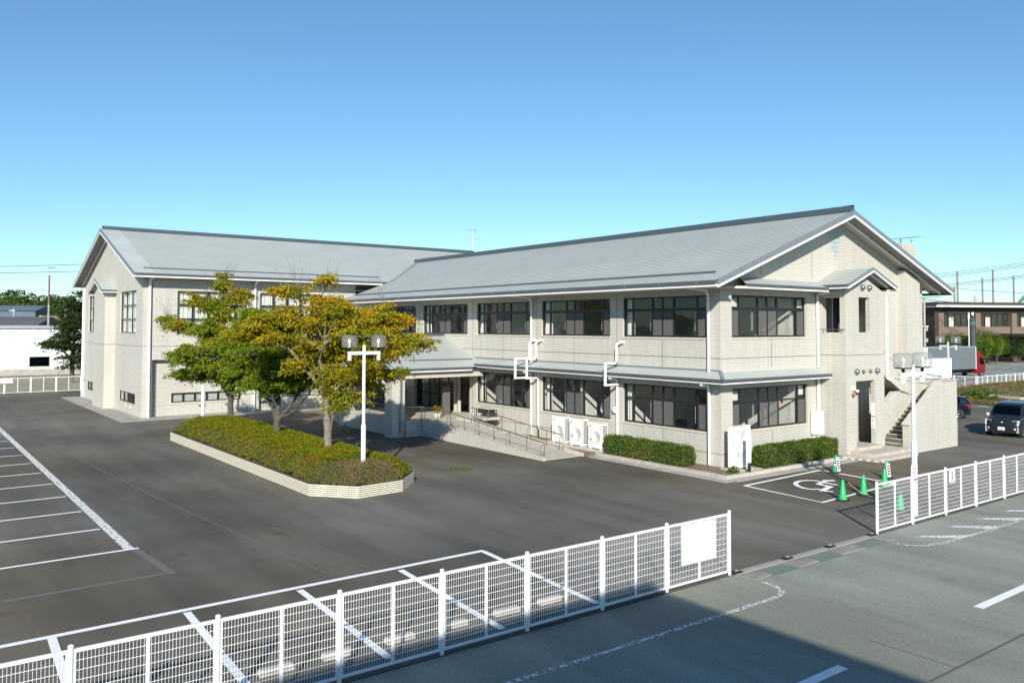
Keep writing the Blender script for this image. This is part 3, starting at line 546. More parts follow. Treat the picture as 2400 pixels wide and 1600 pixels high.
vf.build('valley_flashing', 'truck_silver', roof)
# verge boards of the right wing gable end
def verge(ax, c0, dirn, yc, y_lo, y_hi, zr, slope, parent, far_plain=False):
    f = (lambda a, b, z: (a, b, z)) if ax == 'X' else (lambda a, b, z: (b, a, z)); e = MB()
    for yy in (y_lo, y_hi):
        s = 1 if yy > yc else -1; ze = zr - slope * abs(yy - yc)
        for (dz0, dz1, off, th, m, k) in ((.035, -.19, 0, .06, 1, 1.0), (-.191, -.29, -.012, .07, 0, 1.), (-.195, -.295, .60, .06, 0, .985), (-.185, -.192, .06, .54, 2, .99)):
            yk = yc + (yy - yc) * k; zk = zr - slope * abs(yk - yc)
            e.prism([f(c0 + off * dirn, yk, zk + dz0), f(c0 + off * dirn, yc, zr + dz0), f(c0 + off * dirn, yc, zr + dz1), f(c0 + off * dirn, yk, zk + dz1)], Vector(f(th * dirn, 0, 0)), m)
    return e.build('bargeboard', ['white', 'roof_edge', 'soffit_gray'], parent)
verge('Y', RYN, 1, RX, RXW, RXE_, RZ, SL, roof)
so_ = MB()
for s_, xx in ((-1, RXW + .1), (1, RXE_ - .1)):
    z_ = RZ - SL * abs(xx - RX) - .21; so_.poly([(xx, RYN + .6, z_), (RX, RYN + .6, RZ - .21), (RX, YG + .1, RZ - .21), (xx, YG + .1, z_)])
so_.poly([(RXW + .02, RYN + .25, RZE - .26), (XF + .1, RYN + .25, RZE - .26), (XF + .1, VY0, RZE - .26), (RXW + .02, VY0, RZE - .26)])
so_.poly([(XE - .1, RYN + .3, RZE - .25), (RXE_, RYN + .3, RZE - .25), (RXE_, 50, RZE - .25), (XE - .1, 50, RZE - .25)])
so_.build('soffit', 'soffit', roof)
gt = MB().box(RXW - .11, RXW + .02, RYN + .06, VY0 + .02, RZE - .15, RZE - .005, 1).box(RXW - .06, RXW + .03, RYN + .06, VY0 + .02, RZE - .255, RZE - .151, 0)
MB().box(RXE_ - .02, RXE_ + .1, RYN + .06, 50, RZE - .14, RZE - .01).build('gutter', 'gutter', roof)
for k in range(17): gt.box(RXW - .115, RXW - .108, 22.3 + k * 2.02, 22.34 + k * 2.02, RZE - .15, RZE + .01, 2)
gt.build('gutter', ['white', 'gutter', 'roof_edge'], roof)
xs = RXW + .95; MB().box(xs - .02, xs + .03, 22.2, 55.2, RZE + SL * .95 + .03, RZE + SL * .95 + .10).build('snow_guard', 'gutter', roof)
rc = MB().prism([(RX - .2, RYN + .12, RZ - .02), (RX - .14, RYN + .12, RZ + .26), (RX + .14, RYN + .12, RZ + .26), (RX + .2, RYN + .12, RZ - .02)], (0, YVR - RYN - .1, 0))
rc.prism([(RX - .25, RYN + .08, RZ - .06), (RX, RYN + .08, RZ + .04), (RX + .25, RYN + .08, RZ - .06)], (0, YVR - RYN, 0), 1)
rc.poly([(RX - .14, RYN + .02, RZ + .27), (RX + .14, RYN + .02, RZ + .27), (RX + .14, RYN + .5, RZ + .27), (RX - .14, RYN + .5, RZ + .27)])
rc.build('ridge_cap', ['ridge', 'roof_edge'], roof)
vg = MB().prism([(RXW - .05, VY0, RZE - .02), (VX0, VY0, zm - .02), (VX0, VY0, zm - .16), (RXW - .05, VY0, RZE - .2)], (0, .06, 0)); vg.build('bargeboard', 'white', roof)
# hall roof
mb = MB(); course_slope(mb, [(LXN, LYS, LZE), (XE + .7, LYS, LZE)], [(LXN, LYR, LZ), (XE + .7, LYR, LZ)], 34)
mb.poly([(LXN, LYR, LZ), (XE + .7, LYR, LZ), (XE + .7, LYN_, LZE), (LXN, LYN_, LZE)])
hroof = mb.build('hall_roof', ['roof', 'roof_lap_shade'], B, label='grey metal roof of the left wing')
verge('X', LXN, 1, LYR, LYS, LYN_, LZ, SLL, hroof)
so_ = MB()
for yy in (LYS + .1, LYN_ - .1):
    z_ = LZ - SLL * abs(yy - LYR) - .21; so_.poly([(LXN + .6, yy, z_), (LXN + .6, LYR, LZ - .21), (XL + .1, LYR, LZ - .21), (XL + .1, yy, z_)])
so_.poly([(LXN + .3, LYS + .02, LZE - .24), (XF + 2, LYS + .02, LZE - .24), (XF + 2, YL + .1, LZE - .24), (LXN + .3, YL + .1, LZE - .24)]); so_.build('soffit', 'soffit', hroof)
gt = MB().box(LXN + .06, 30.0, LYS - .11, LYS + .02, LZE - .13, LZE - .005, 1).box(LXN + .06, 29.6, LYS - .05, LYS + .03, LZE - .25, LZE - .131, 0); gt.build('gutter', ['white', 'gutter'], hroof)
MB().box(LXN + .8, 29.8, LYS + .93, LYS + .98, LZE + SLL * .95 + .03, LZE + SLL * .95 + .1).build('snow_guard', 'gutter', hroof)
rc = MB().prism([(12.42, LYR - .2, LZ - .02), (12.42, LYR - .14, LZ + .24), (12.42, LYR + .14, LZ + .24), (12.42, LYR + .2, LZ - .02)], (32.6, 0, 0)); rc.build('ridge_cap', 'ridge', hroof)
MB().poly([(LXN + .05, LYS + .02, LZE + .035), (LXN + 1.3, LYS + .02, LZE + .035), (LXN + 1.3, LYR, LZ + .035), (LXN + .05, LYR, LZ + .035)]).build('verge_flashing', 'roof', hroof)
# skirt roof round the right wing, between the storeys
SX, SY, SZ, SZW = 27.05, 21.8, 3.76, 4.03
def skirt(ptsE, ptsW, n=4, name='skirt_roof'):
    mb = MB(); course_slope(mb, ptsE, ptsW, n, .015); e0, e1 = [Vector(p) for p in ptsE]; w0, w1 = [Vector(p) for p in ptsW]
    dz = Vector((0, 0, -.14)); mb.poly([e0 + dz, e1 + dz, Vector((w1.x, w1.y, e1.z)) + dz, Vector((w0.x, w0.y, e0.z)) + dz])
    return mb.build(name, ['roof', 'roof_lap_shade'], B)
s1 = skirt([(SX, SY, SZ), (SX, 39.7, SZ)], [(XF, YG, SZW), (XF, 40.45, SZW)])
s2 = skirt([(SX, SY, SZ), (34.66, SY, SZ)], [(XF, YG, SZW), (34.66, YG, SZW)])
g = MB().box(SX - .1, SX + .02, SY - .1, 39.5, SZ - .12, SZ - .004, 1).box(SX - .05, SX + .03, SY - .05, 39.45, SZ - .2, SZ - .121, 0); g.build('gutter', ['white', 'gutter'], s1)
g = MB().box(SX + .021, 34.66, SY - .1, SY + .02, SZ - .12, SZ - .004, 1).box(SX + .031, 34.66, SY - .05, SY + .03, SZ - .2, SZ - .121, 0); g.build('gutter', ['white', 'gutter'], s2)
MB().bar((SX - .02, SY - .02, SZ + .03), (XF, YG, SZW + .03), .14, .03).build('hip_flashing', 'roof_edge', s1)
MB().box(XF - .03, XF - .003, YG, 40.4, SZW - .02, SZW + .07).build('wall_flashing', 'roof_edge', s1)
# upper skirt over the gable window
UY, UZ, UZW = 21.58, 7.68, 8.0
s3 = skirt([(28.25, UY, UZ), (34.2, UY, UZ)], [(28.9, YG, UZW), (34.7, YG, UZW)], 4)
g = MB().box(28.3, 34.2, UY - .09, UY + .02, UZ - .11, UZ - .004, 1).box(28.3, 34.2, UY - .045, UY + .03, UZ - .2, UZ - .111, 0)
g.bar((28.3, UY - .02, UZ - .155), (27.8, YG - .04, UZ - .13), .07, .09, 0); g.build('gutter', ['white', 'gutter'], s3)
so_ = MB().poly([(28.3, UY, UZ - .19), (34.6, UY, UZ - .19), (34.6, YG, UZ - .19), (27.7, YG, UZ - .19)]); so_.build('soffit', 'soffit', s3)

# ---- porch
PYR, PZR, PYE, PZE, PX0 = 43.8, 5.32, 39.25, 3.6, 20.7
mb = MB()
for s in (-1, 1): course_slope(mb, [(PX0, PYR + s * (PYR - PYE), PZE), (XF + .1, PYR + s * (PYR - PYE), PZE)], [(PX0 + 2.2, PYR, PZR), (XF + .1, PYR, PZR)], 17)
course_slope(mb, [(PX0, PYE, PZE), (PX0, 2 * PYR - PYE, PZE)], [(PX0 + 2.2, PYR, PZR), (PX0 + 2.2, PYR + .01, PZR)], 17)
mb.poly([(PX0, PYE, PZE - .14), (XF, PYE, PZE - .14), (XF, 2 * PYR - PYE, PZE - .14), (PX0, 2 * PYR - PYE, PZE - .14)])
pr = mb.build('porch_roof', ['roof', 'roof_lap_shade'], B, label='hipped grey metal porch roof over the entrance')
g = MB().box(PX0 - .1, 26.7, PYE - .1, PYE + .02, PZE - .12, PZE - .004, 1).box(PX0 - .05, 26.65, PYE - .06, PYE + .03, PZE - .21, PZE - .121, 0).box(PX0 - .1, PX0 + .02, PYE + .021, 48.3, PZE - .12, PZE - .004, 1).box(PX0 - .05, PX0 + .03, PYE + .031, 48.3, PZE - .21, PZE - .121, 0)
g.build('gutter', ['white', 'gutter'], pr)
MB().box(PX0 + 2.2, XF - .02, PYR - .1, PYR + .1, PZR, PZR + .13).build('ridge_cap', 'ridge', pr)
MB().box(PX0 + 2.4, XF - .3, PYE + .93, PYE + .98, PZE + .36 + .02, PZE + .36 + .08).build('snow_guard', 'gutter', pr)
MB().box(21.2, XF - .01, 39.5, 39.9, 3.05, 3.46).box(21.2, 21.6, 39.901, 47.3, 3.05, 3.46).build('porch_beam', 'brick', B)
for (a, b, c_, d_) in ((21.45, 22.22, 39.05, 39.85), (21.75, 22.5, 45.5, 46.25)): MB().box(a, b, c_, d_, 0, 3.049).build('porch_column', 'brick', B)
mb = MB().box(22.3, XF - .002, 39.0, 48.0, 0, .75, skip='b'); mb.build('porch_platform', 'kerbstone', B)
mb = MB().box(21.9, 22.29, 39.86, 45.49, 0, .95).box(22.23, 23.2, 38.92, 39.0, 0, .86); mb.build('platform_wall', 'brick', B)
# entrance screen
es = MB()
for y in (41.0, 41.35, 42.15, 42.5, 43.6, 44.7, 45.8, 46.85, 47.34): es.box(27.86, 27.94, y, y + .06, .75, 3.34)
es.box(27.855, 27.945, 41.0, 47.4, 2.75, 2.83); es.box(27.855, 27.945, 42.5, 47.4, 1.62, 1.67); es.box(27.855, 27.945, 42.5, 47.4, .75, .83)
es = es.build('entrance_screen', 'frame', B)
for a, b in ((42.56, 43.6), (43.66, 44.7), (44.76, 45.8), (45.86, 46.85)):
    MB().box(27.895, 27.901, a, b, .84, 1.61).build('pane', 'glass', es); MB().box(27.895, 27.901, a, b, 1.68, 2.74).build('pane', 'glass', es); MB().box(27.895, 27.901, a, b, 2.84, 3.3).build('pane', 'glass', es)
MB().box(27.7, 27.86, 42.2, 42.32, .751, 3.34).box(27.7, 27.86, 42.6, 42.72, .751, 3.34).build('entrance_post', 'tile_cream', B)
# ---- interior
it = MB()
for z0, z1 in ((.3, .55), (3.75, 4.2)): it.box(XF + .26, XE - .26, YG + .26, YL - .02, z0, z1)
it.box(XL + .32, XE - .3, YL + .7, YB - .3, .2, .45); it.build('floor_slab', 'interior_floor', B)
it = MB(); it.box(XF + .26, XE - .26, YG + .26, YL - .02, 7.42, 7.5); it.box(XF + .26, XE - .26, YG + .26, YL - .02, 3.5, 3.56); it.box(XL + .32, XE - .3, YL + .32, YB - .3, 8.5, 8.6); it.build('ceiling', 'interior', B)
it = MB()
for z0, z1 in ((.56, 3.49), (4.21, 7.41)):
    it.box(36.3, 36.4, YG + .3, YL - .1, z0, z1)
    for y in (34.55, 40.6, 46.75): it.box(XF + .3, 36.29, y, y + .1, z0, z1)
it.build('partition_wall', 'interior', B)
it = MB()
it.box(33.2, 33.3, YG + .3, YG + 4.2, .56, 3.49); it.box(33.2, 33.3, YG + .3, YG + 4.2, 4.21, 7.41)
it.box(XF + .3, 31.0, 31.35, 31.45, .56, 3.49); it.box(XF + .3, 33.19, YG + 6.1, YG + 6.2, .56, 3.49); it.build('partition_wall', 'interior', B)
it = MB()
for (x, y, lx, ly, h) in ((29.5, 25, 1.6, .7, .72), (29.6, 30.6, 1.5, .7, .72), (30.8, 36.5, .7, 1.8, .72), (29.2, 38.6, .6, 1.2, 1.1), (31.5, 32.4, .5, 1.8, 1.5), (30.2, 26.9, .5, .5, .9), (29.3, 33.0, .45, 1.1, 1.2), (29, 23.4, 1.2, .6, .72), (31.2, 23.4, 1.2, .6, .72)):
    it.box(x, x + lx, y, y + ly, .56, .55 + h)
for (x, y, lx, ly, h) in ((29.5, 30, 1.6, .7, .9), (29.6, 37, 1.5, .7, 1.), (30.8, 43, .7, 1.8, 1.2)): it.box(x, x + lx, y, y + ly, 4.21, 4.2 + h)
it.build('furniture', 'interior_dark', B)
# ---- tower / stair porch on the gable
TX0, TX1, TY = 34.67, 37.9, 21.02
mb = MB(); wall_grid(mb, 'Y', TY, TX0, TX1, .1, 7.55, .22, [(35.47, 37.08, .1, 3.42), (35.77, 36.72, 5.65, 7.27)], top=False)
TXC = (TX0 + TX1) / 2; mb.prism([(TX0, TY, 7.55), (TX1, TY, 7.55), (TXC, TY, 8.2)], (0, .22, 0))
wall_grid(mb, 'X', TX0, TY + .22, YG, 0.1, 7.7, .22, [(21.3, 22.405, 5.65, 7.23)])
mb.box(TX1 - .22, TX1, TY + .221, YG, 4.9, 7.7); mb.build('stair_tower_wall', 'brick', B)
MB().box(TX0 + .23, TX1 - .23, TY + .23, YG - .01, 3.8, 4.1).build('tower_floor', 'concrete', B)
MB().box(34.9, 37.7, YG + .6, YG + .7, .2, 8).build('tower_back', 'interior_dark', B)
small_gable('Y', TXC, 2.1, 8.62, 7.80, 20.55, YG, 'tower_roof')
MB().tube([(TX0 - .02, TY + .05, 5.78), (TX0 - .02, YG - .03, 5.78)], .018).tube([(TX0 - .02, TY + .2, 5.62), (TX0 - .02, TY + .2, 5.78)], .015).tube([(TX0 - .02, TY + 1.1, 5.62), (TX0 - .02, TY + 1.1, 5.78)], .015).build('safety_rail', 'rail', B)
def vent(x, z, r): 
    v = MB().lathe((x, TY, z), [(r * .8, 0), (r, -.02), (r, -.09), (r * .75, -.15), (r * .3, -.19), (0, -.2)], 14, axis='y'); return v.build('vent_hood', 'steel', B)
for x, z, r in ((36.02, 7.72, .13), (36.6, 7.72, .13), (35.46, 3.86, .13), (36.02, 3.86, .075), (36.6, 3.86, .075), (37.2, 3.86, .13)): vent(x, z, r)
# tower: notices on the inner right jamb and alarm by the door
MB().box(37.05, 37.073, TY + .03, TY + .2, 1.75, 2.35).build('notice', 'sign_white', B); MB().box(37.05, 37.073, TY + .03, TY + .2, 1.15, 1.65).build('notice', 'sign_white', B)
MB().box(37.043, 37.05, TY + .08, TY + .15, 1.5, 1.57).box(37.043, 37.05, TY + .09, TY + .15, 1.22, 1.28).build('notice_print', 'sign_red', B)
a = MB().box(35.1, 35.24, TY - .12, TY, 3.02, 3.2).lathe((35.3, TY - .16, 2.98), [(0, -.05), (.07, -.05), (.09, .06), (0, .08)], 10).lathe((35.1, TY - .14, 2.85), [(0, -.08), (.07, -.06), (.07, .06), (0, .07)], 10, m=1); a.build('alarm_lamp', ['ac', 'orange'], B)
# pilaster and gable ornament
mb = MB().box(41.75, 43.2, 21.95, YG, 0, 7.9); mb.prism([(41.75, 21.95, 7.9), (43.2, 21.95, 7.9), (43.2, 21.95, zt(43.2) - .2), (42.3, 21.95, zt(42.3) - .2), (41.75, 21.95, zt(41.75) - .2)], (0, .45, 0)); mb.build('pilaster', 'brick', B)
for j, row in enumerate([range(-4, 5), range(-2, 3), range(-2, 3), range(-1, 2), range(-1, 2), range(0, 1)]):
    if j == 0: row = range(-5, 5)
    for i in row:
        x = 36.1 + i * .185; z = 10.45 - j * .215
        if zt(x) - .05 < z: continue
        MB().box(x - .086, x + .086, YG - .02, YG - .001, z - .1, z + .1).build('ornament_tile', 'ornament', B)
# chimney behind the ridge of the right slope
ch = MB().box(42.6, 44.05, 22.55, 23.8, 8.2, 10.3); ch = ch.build('chimney', 'brick', B)
cap = MB(); n = 8; vs = []
for k in range(n + 1):
    t = k / n; x = 42.2 + 2.1 * t; z = 10.5 + .22 * math.sin(t * 1.45)
    vs += [(x, 22.35, z), (x, 24.05, z)]
cap.add(vs, [(2 * k, 2 * k + 1, 2 * k + 3, 2 * k + 2) for k in range(n)], 0, True)
for x in (42.75, 43.9):
    for y in (22.7, 23.65): cap.tube([(x, y, 10.28), (x, y, 10.56)], .03)
cap.build('chimney_cap', 'truck_silver', ch)
# downpipes
def pipe(path, r=.055, name='downpipe', m='white', parent=B):
    o = MB().tube(path, r, 10, smooth=True).build(name, m, parent)
    return o
for y in (34.95, 22.95):
    pipe([(RXW + .05, y, 7.5), (XF - .25, y, 7.42), (XF - .1, y, 7.2), (XF - .1, y, SZW - .02)], .06)
    pipe([(SX + .0, y, 3.5), (XF - .2, y, 3.45), (XF - .1, y, 3.3), (XF - .1, y, .15)], .06)
pipe([(SX, 28.4, 3.5), (XF - .12, 28.4, 3.42), (XF - .1, 28.4, 3.2), (XF - .1, 28.4, .3)], .06); pipe([(XF - .1, 34.35, 3.45), (XF - .1, 34.35, .75), (26.7, 33.2, .72)], .045)
pipe([(34.5, UY + .1, 7.5), (34.5, YG - .1, 7.4), (34.5, YG - .1, 7.2), (34.5, YG - .1, SZW)], .07); pipe([(34.5, YG - .1, 3.6), (34.5, YG - .1, .6)], .07)
pipe([(37.95, TY - .25, 7.62), (37.98, TY - .12, 7.4), (37.98, TY - .1, 7.1), (37.98, TY - .1, 3.5), (38.08, TY - .15, 3.42), (38.25, TY - .2, 3.42)], .08)
for x in (13.45, 20.28):
    pipe([(x, LYS + .05, 9.0), (x, YL - .2, 8.85), (x, YL - .1, 8.6), (x, YL - .1, .05)], .095)
pipe([(XL - .05, 75.9, 8.95), (XL - .1, 75.65, 8.7), (XL - .1, 75.65, .1)], .11); pipe([(21.95, 39.0, 3.4), (21.95, 38.98, 3.2), (21.95, 38.98, .25)], .055, m='steel')
pipe([(XL - .14, 75.3, 1.5), (XL - .14, 75.3, 1.75)], .09, 'meter_box', 'ac')
# ventilation ducts over the skirt roof
for y, out_ in ((34.35, .62), (34.9, .95), (28.3, .72)):
    d = MB().tube([(XF, y - .25, 5.15), (XF - .16, y - .2, 5.17), (XF - .25, y - .05, 5.08), (XF - .25, y, 4.95)], .065, 10)
    zq = SZW + .16; xo = XF - .25 - out_
    d.bar((XF - .25, y, 5.0), (XF - .25, y, zq - .05), .09, .09); d.bar((XF - .2, y, zq), (xo - .055, y, zq), .09, .09); d.bar((xo, y, zq - .056), (xo, y, zq - .95), .09, .09); d.bar((xo - .055, y, zq - 1.0), (XF - .01, y, zq - 1.0), .09, .09)
    d.build('vent_duct', 'white', B)
# control joints in the tile
j = MB()
for y0, y1 in ((YG + .02, 40.3),): j.box(XF - .004, XF - .001, y0, YL - .1, 4.56, 4.585)
for k, (a, b) in enumerate(FW_[:4]):
    m_ = (a + b) / 2; j.box(XF - .004, XF - .001, m_ - .012, m_ + .012, SZW + .05, 5.34); j.box(XF - .004, XF - .001, m_ - .012, m_ + .012, .02, 1.39) if k < 3 else None
    j.box(XF - .004, XF - .001, b + .38, b + .405, 0.02, 7.4)
j.box(XF - .004, XF - .001, YG + .02, 40.3, .62, .64)
for z in (4.56, .62): j.box(XF + .02, TX0, YG - .004, YG - .001, z, z + .022)
j.box(31.1, 31.125, YG - .004, YG - .001, .05, 1.42); j.box(31.1, 31.125, YG - .004, YG - .001, 4.1, 5.36); j.box(34.2, 34.22, YG - .004, YG - .001, 8.1, 9.4); j.box(30.4, 30.42, YG - .004, YG - .001, 8.1, 8.9)
j.box(TX0 + .02, TX1 - .02, TY - .004, TY - .001, 4.6, 4.622); j.box(TX0 - .004, TX0 - .001, TY + .02, YG, 4.6, 4.622)
j.box(XL - .004, XL - .001, YL + .05, BY0, 4.56, 4.585); j.box(XL - .004, XL - .001, BY1, YB, 4.56, 4.585); j.box(BX0 - .004, BX0 - .001, BY0, BY1, 4.56, 4.585); j.box(BX0, XL, BY0 - .004, BY0 - .001, 4.56, 4.585); j.box(XL + .02, 27, YL - .004, YL - .001, 4.56, 4.585)
j.box(13.62, 13.645, YL - .004, YL - .001, 3.75, 8.9); j.box(17.3, 17.325, YL - .004, YL - .001, 8.2, 8.9); j.box(14.1, 20, YL + .446, YL + .449, .72, .735); j.box(16.95, 16.97, YL + .446, YL + .449, 0, .85); j.box(16.95, 16.97, YL + .446, YL + .449, 1.55, 3.6)
j.build('control_joint', 'joint', B, kind='stuff')
# round wall lamp, meter box, cable box, small vents
MB().lathe((XF - .02, 28.62, 1.95), [(.17, 0), (.17, -.05), (.13, -.12), (0, -.15)], 16, axis='x').build('wall_lamp', 'white', B)
MB().box(33.95, 34.42, YG - .42, YG - .06, 1.0, 2.05).box(34.05, 34.32, YG - .3, YG - .05, .15, .99).build('meter_box', 'ac', B)
for p in ((59.3, .45), (60.6, .5)): MB().box(XL - .05, XL, p[0], p[0] + .14, p[1], p[1] + .14).build('wall_vent', 'sign_white', B)

# ---- stair at the right of the gable
st = MB(); PI_ = 21.3
for k in range(12):
    x = 37.95 + k * .282; z = .30 + .17 * (k + 1)
    sb = MB().box(x, x + .30, 20.31, PI_, z - .17, z - .02, 0).box(x - .015, x + .06, 20.31, PI_, z - .03, z, 1).box(x + .061, x + .30, 20.31, PI_, z - .03, z - .004, 0).box(x + .3, 41.4, 20.31, PI_, z - .17, z - .03, 0)
    sb.build('step', ['concrete_dirty', 'concrete_light'], B)
lz = .30 + .17 * 12
st.box(41.35, 42.6, 20.31, 22.3, lz - .2, lz); st.build('stair_landing', 'concrete', B)
sw = MB(); sw.prism([(38.15, 19.97, 0), (42.82, 19.97, 0), (42.82, 19.97, 3.22), (41.35, 19.97, 3.22), (38.15, 19.97, 1.30)], (0, .33, 0))
sw.box(42.5, 42.82, 20.301, 22.4, 0, 3.22)
sw.build('stair_outer_wall', 'brick', B)
cp = MB(); cp.prism([(38.1, 19.94, 1.31), (41.33, 19.94, 3.25), (42.85, 19.94, 3.25), (42.85, 19.94, 3.30), (41.31, 19.94, 3.30), (38.07, 19.94, 1.36)], (0, .39, 0)); cp.box(42.47, 42.85, 20.331, 22.4, 3.25, 3.30); cp.build('stair_coping', 'concrete_light', B)
sw = MB(); sw.prism([(37.91, PI_, 0.1), (42.4, PI_, .1), (42.4, PI_, 2.25), (39.9, PI_, 2.7), (39.2, PI_, 2.7), (37.91, PI_, 1.87)], (0, .15, 0)); sw.build('stair_inner_wall', 'brick', B)
MB().prism([(37.91, PI_ - .02, 1.88), (39.2, PI_ - .02, 2.71), (39.9, PI_ - .02, 2.71), (39.9, PI_ - .02, 2.76), (39.18, PI_ - .02, 2.76), (37.91, PI_ - .02, 1.94)], (0, .19, 0)).build('stair_coping', 'concrete_light', B)
sw = MB(); sw.prism([(37.91, PI_ - .03, 3.82), (40.0, PI_ - .03, 2.77), (41.6, PI_ - .03, 2.35), (42.4, PI_ - .03, 2.35), (42.4, PI_ - .03, 3.1), (41.2, PI_ - .03, 3.1), (37.91, PI_ - .03, 4.95)], (0, .15, 0)); sw.build('upper_flight_wall', 'brick', B)
MB().prism([(37.91, PI_ - .05, 3.78), (39.95, PI_ - .05, 2.75), (39.95, PI_ - .05, 2.81), (37.91, PI_ - .05, 3.84)], (0, .03, 0)).build('stair_coping', 'concrete_light', B)
MB().prism([(37.91, PI_ - .06, 4.95), (41.2, PI_ - .06, 3.1), (41.2, PI_ - .06, 3.15), (37.91, PI_ - .06, 5.0)], (0, .2, 0)).build('stair_coping', 'concrete_light', B)
MB().prism([(37.91, PI_ + .13, 3.6), (42.3, PI_ + .13, 2.1), (42.3, PI_ + .13, 2.35), (37.91, PI_ + .13, 4.1)], (0, .95, 0)).build('upper_flight', 'concrete', B)
hr = MB().tube([(40.0, 20.42, 2.35), (41.3, 20.42, 3.15), (42.2, 20.42, 3.45), (42.4, 21.2, 3.45)], .022); hr.tube([(42.5, 20.1, 3.3), (42.5, 20.1, 3.6), (38.9, 20.9, 3.62)], .015)
hr.tube([(40.2, 20.42, 1.7), (40.2, 20.42, 2.47)], .018).build('handrail', 'rail', B)
ps = MB().box(34.62, 38.0, 19.5, 21.0, 0, .15).box(34.95, 38.0, 19.85, 21.01, .151, .30).box(35.2, 37.2, 20.75, 22.35, .301, .45)
ps.build('entrance_step', 'kerbstone', B)
tj = MB()
for k in range(15): tj.box(34.72 + k * .22, 34.728 + k * .22, 19.497, 19.499, .01, .14); tj.box(35.0 + k * .2, 35.008 + k * .2, 19.847, 19.849, .16, .29)
for k in range(6): tj.box(34.617, 34.619, 19.6 + k * .22, 19.608 + k * .22, .01, .14); tj.box(34.947, 34.949, 19.95 + k * .2, 19.958 + k * .2, .16, .29)
tj.build('tile_joint', 'joint', B, kind='stuff')
# ---- ramp to the porch
RXA, RXB = 23.3, 25.4
rp = MB(); rp.prism([(RXA, 28.6, 0), (RXA, 38.99, 0), (RXA, 38.99, .74), (RXA, 37.3, .74), (RXA, 28.6, .03)], (RXB - RXA, 0, 0)); rp.build('ramp', 'kerbstone', B)
for x0, x1 in ((RXA - .14, RXA - .001), (RXB + .001, RXB + .13)):
    kb = MB().prism([(x0, 28.5, 0), (x0, 38.91, 0), (x0, 38.91, .86), (x0, 37.3, .84), (x0, 28.5, .12)], (x1 - x0, 0, 0)); kb.build('ramp_wall', 'brick', B)
    kc = MB().prism([(x0 - .01, 28.48, .121), (x0 - .01, 37.3, .841), (x0 - .01, 38.91, .861), (x0 - .01, 38.91, .89), (x0 - .01, 37.3, .87), (x0 - .01, 28.48, .15)], (x1 - x0 + .02, 0, 0)); kc.build('ramp_coping', 'tile_cream', B)
def ramp_z(y): return min(.75, .03 + (y - 28.6) * .0816)
for x, y0, y1 in ((RXA + .08, 28.7, 38.9), (RXB - .08, 29.7, 37.0)):
    h = MB(); ys = np.linspace(y0, y1, 9 if x < 24 else 7)
    h.tube([(x, y0, ramp_z(y0) + .72), (x, 37.3, ramp_z(37.3) + .78), (x, y1, ramp_z(y1) + .78)], .021)
    for k, y in enumerate(ys):
        h.tube([(x, y, ramp_z(y)), (x, y, ramp_z(y) + .73)], .017, 6)
        if k % 2 == 0: h.tube([(x - .19, y + .05, ramp_z(y) - .03 + .1), (x - .17, y + .05, ramp_z(y) + .55), (x, y + .05, ramp_z(y) + .66)], .014, 6)
    h.tube([(x, y0, ramp_z(y0) + .12), (x, y1, ramp_z(y1) + .12)], .010, 6); h.build('handrail', 'rail', B)
h = MB().tube([(RXA + .08, 38.9, 1.53), (22.4, 39.6, 1.53), (22.4, 45.4, 1.53)], .02); h.tube([(22.1, 39.9, 1.55), (22.1, 45.45, 1.55)], .02)
for y in (39.6, 41.5, 43.5, 45.3): h.tube([(22.4, y, .75), (22.4, y, 1.53)], .016, 6)
h.tube([(23.6, 39.6, .75), (23.6, 39.6, 1.5)], .016, 6); h.build('handrail', 'rail', B)
# ---- aprons and planting beds around the building
struct('building_apron', MB().box(11.6, 13.4, 55.2, 76.9, -.01, .05).box(13.401, 27.6, 55.2, 56.94, -.01, .05), 'apron_pale')
struct('planting_bed', MB().box(26.25, XF, YG, 28.3, 0, .11).box(26.25, 34.6, 21.05, YG - .001, 0, .11).box(25.6, XF, 28.301, 38.9, 0, .10), 'soil')
kb = MB().box(26.05, 26.24, 21.0, 28.3, 0, .14).box(26.05, 34.6, 20.84, 20.999, 0, .14); struct('kerb', kb, 'kerbstone')
kt = MB()
for k in range(60): kt.box(26.045, 26.049, 21.1 + k * .12, 21.112 + k * .12, .01, .135)
struct('kerb_joint', kt, 'joint')
struct('kerb_gutter', MB().box(25.5, 26.04, 20.45, 28.2, 0, .012).box(26.041, 34.5, 20.3, 20.83, 0, .012), 'concrete')
struct('service_pad', MB().box(26.3, 27.5, 28.4, 32.9, 0, .125).box(27.3, 28.75, 21.2, 22.2, 0, .135), 'concrete_light')

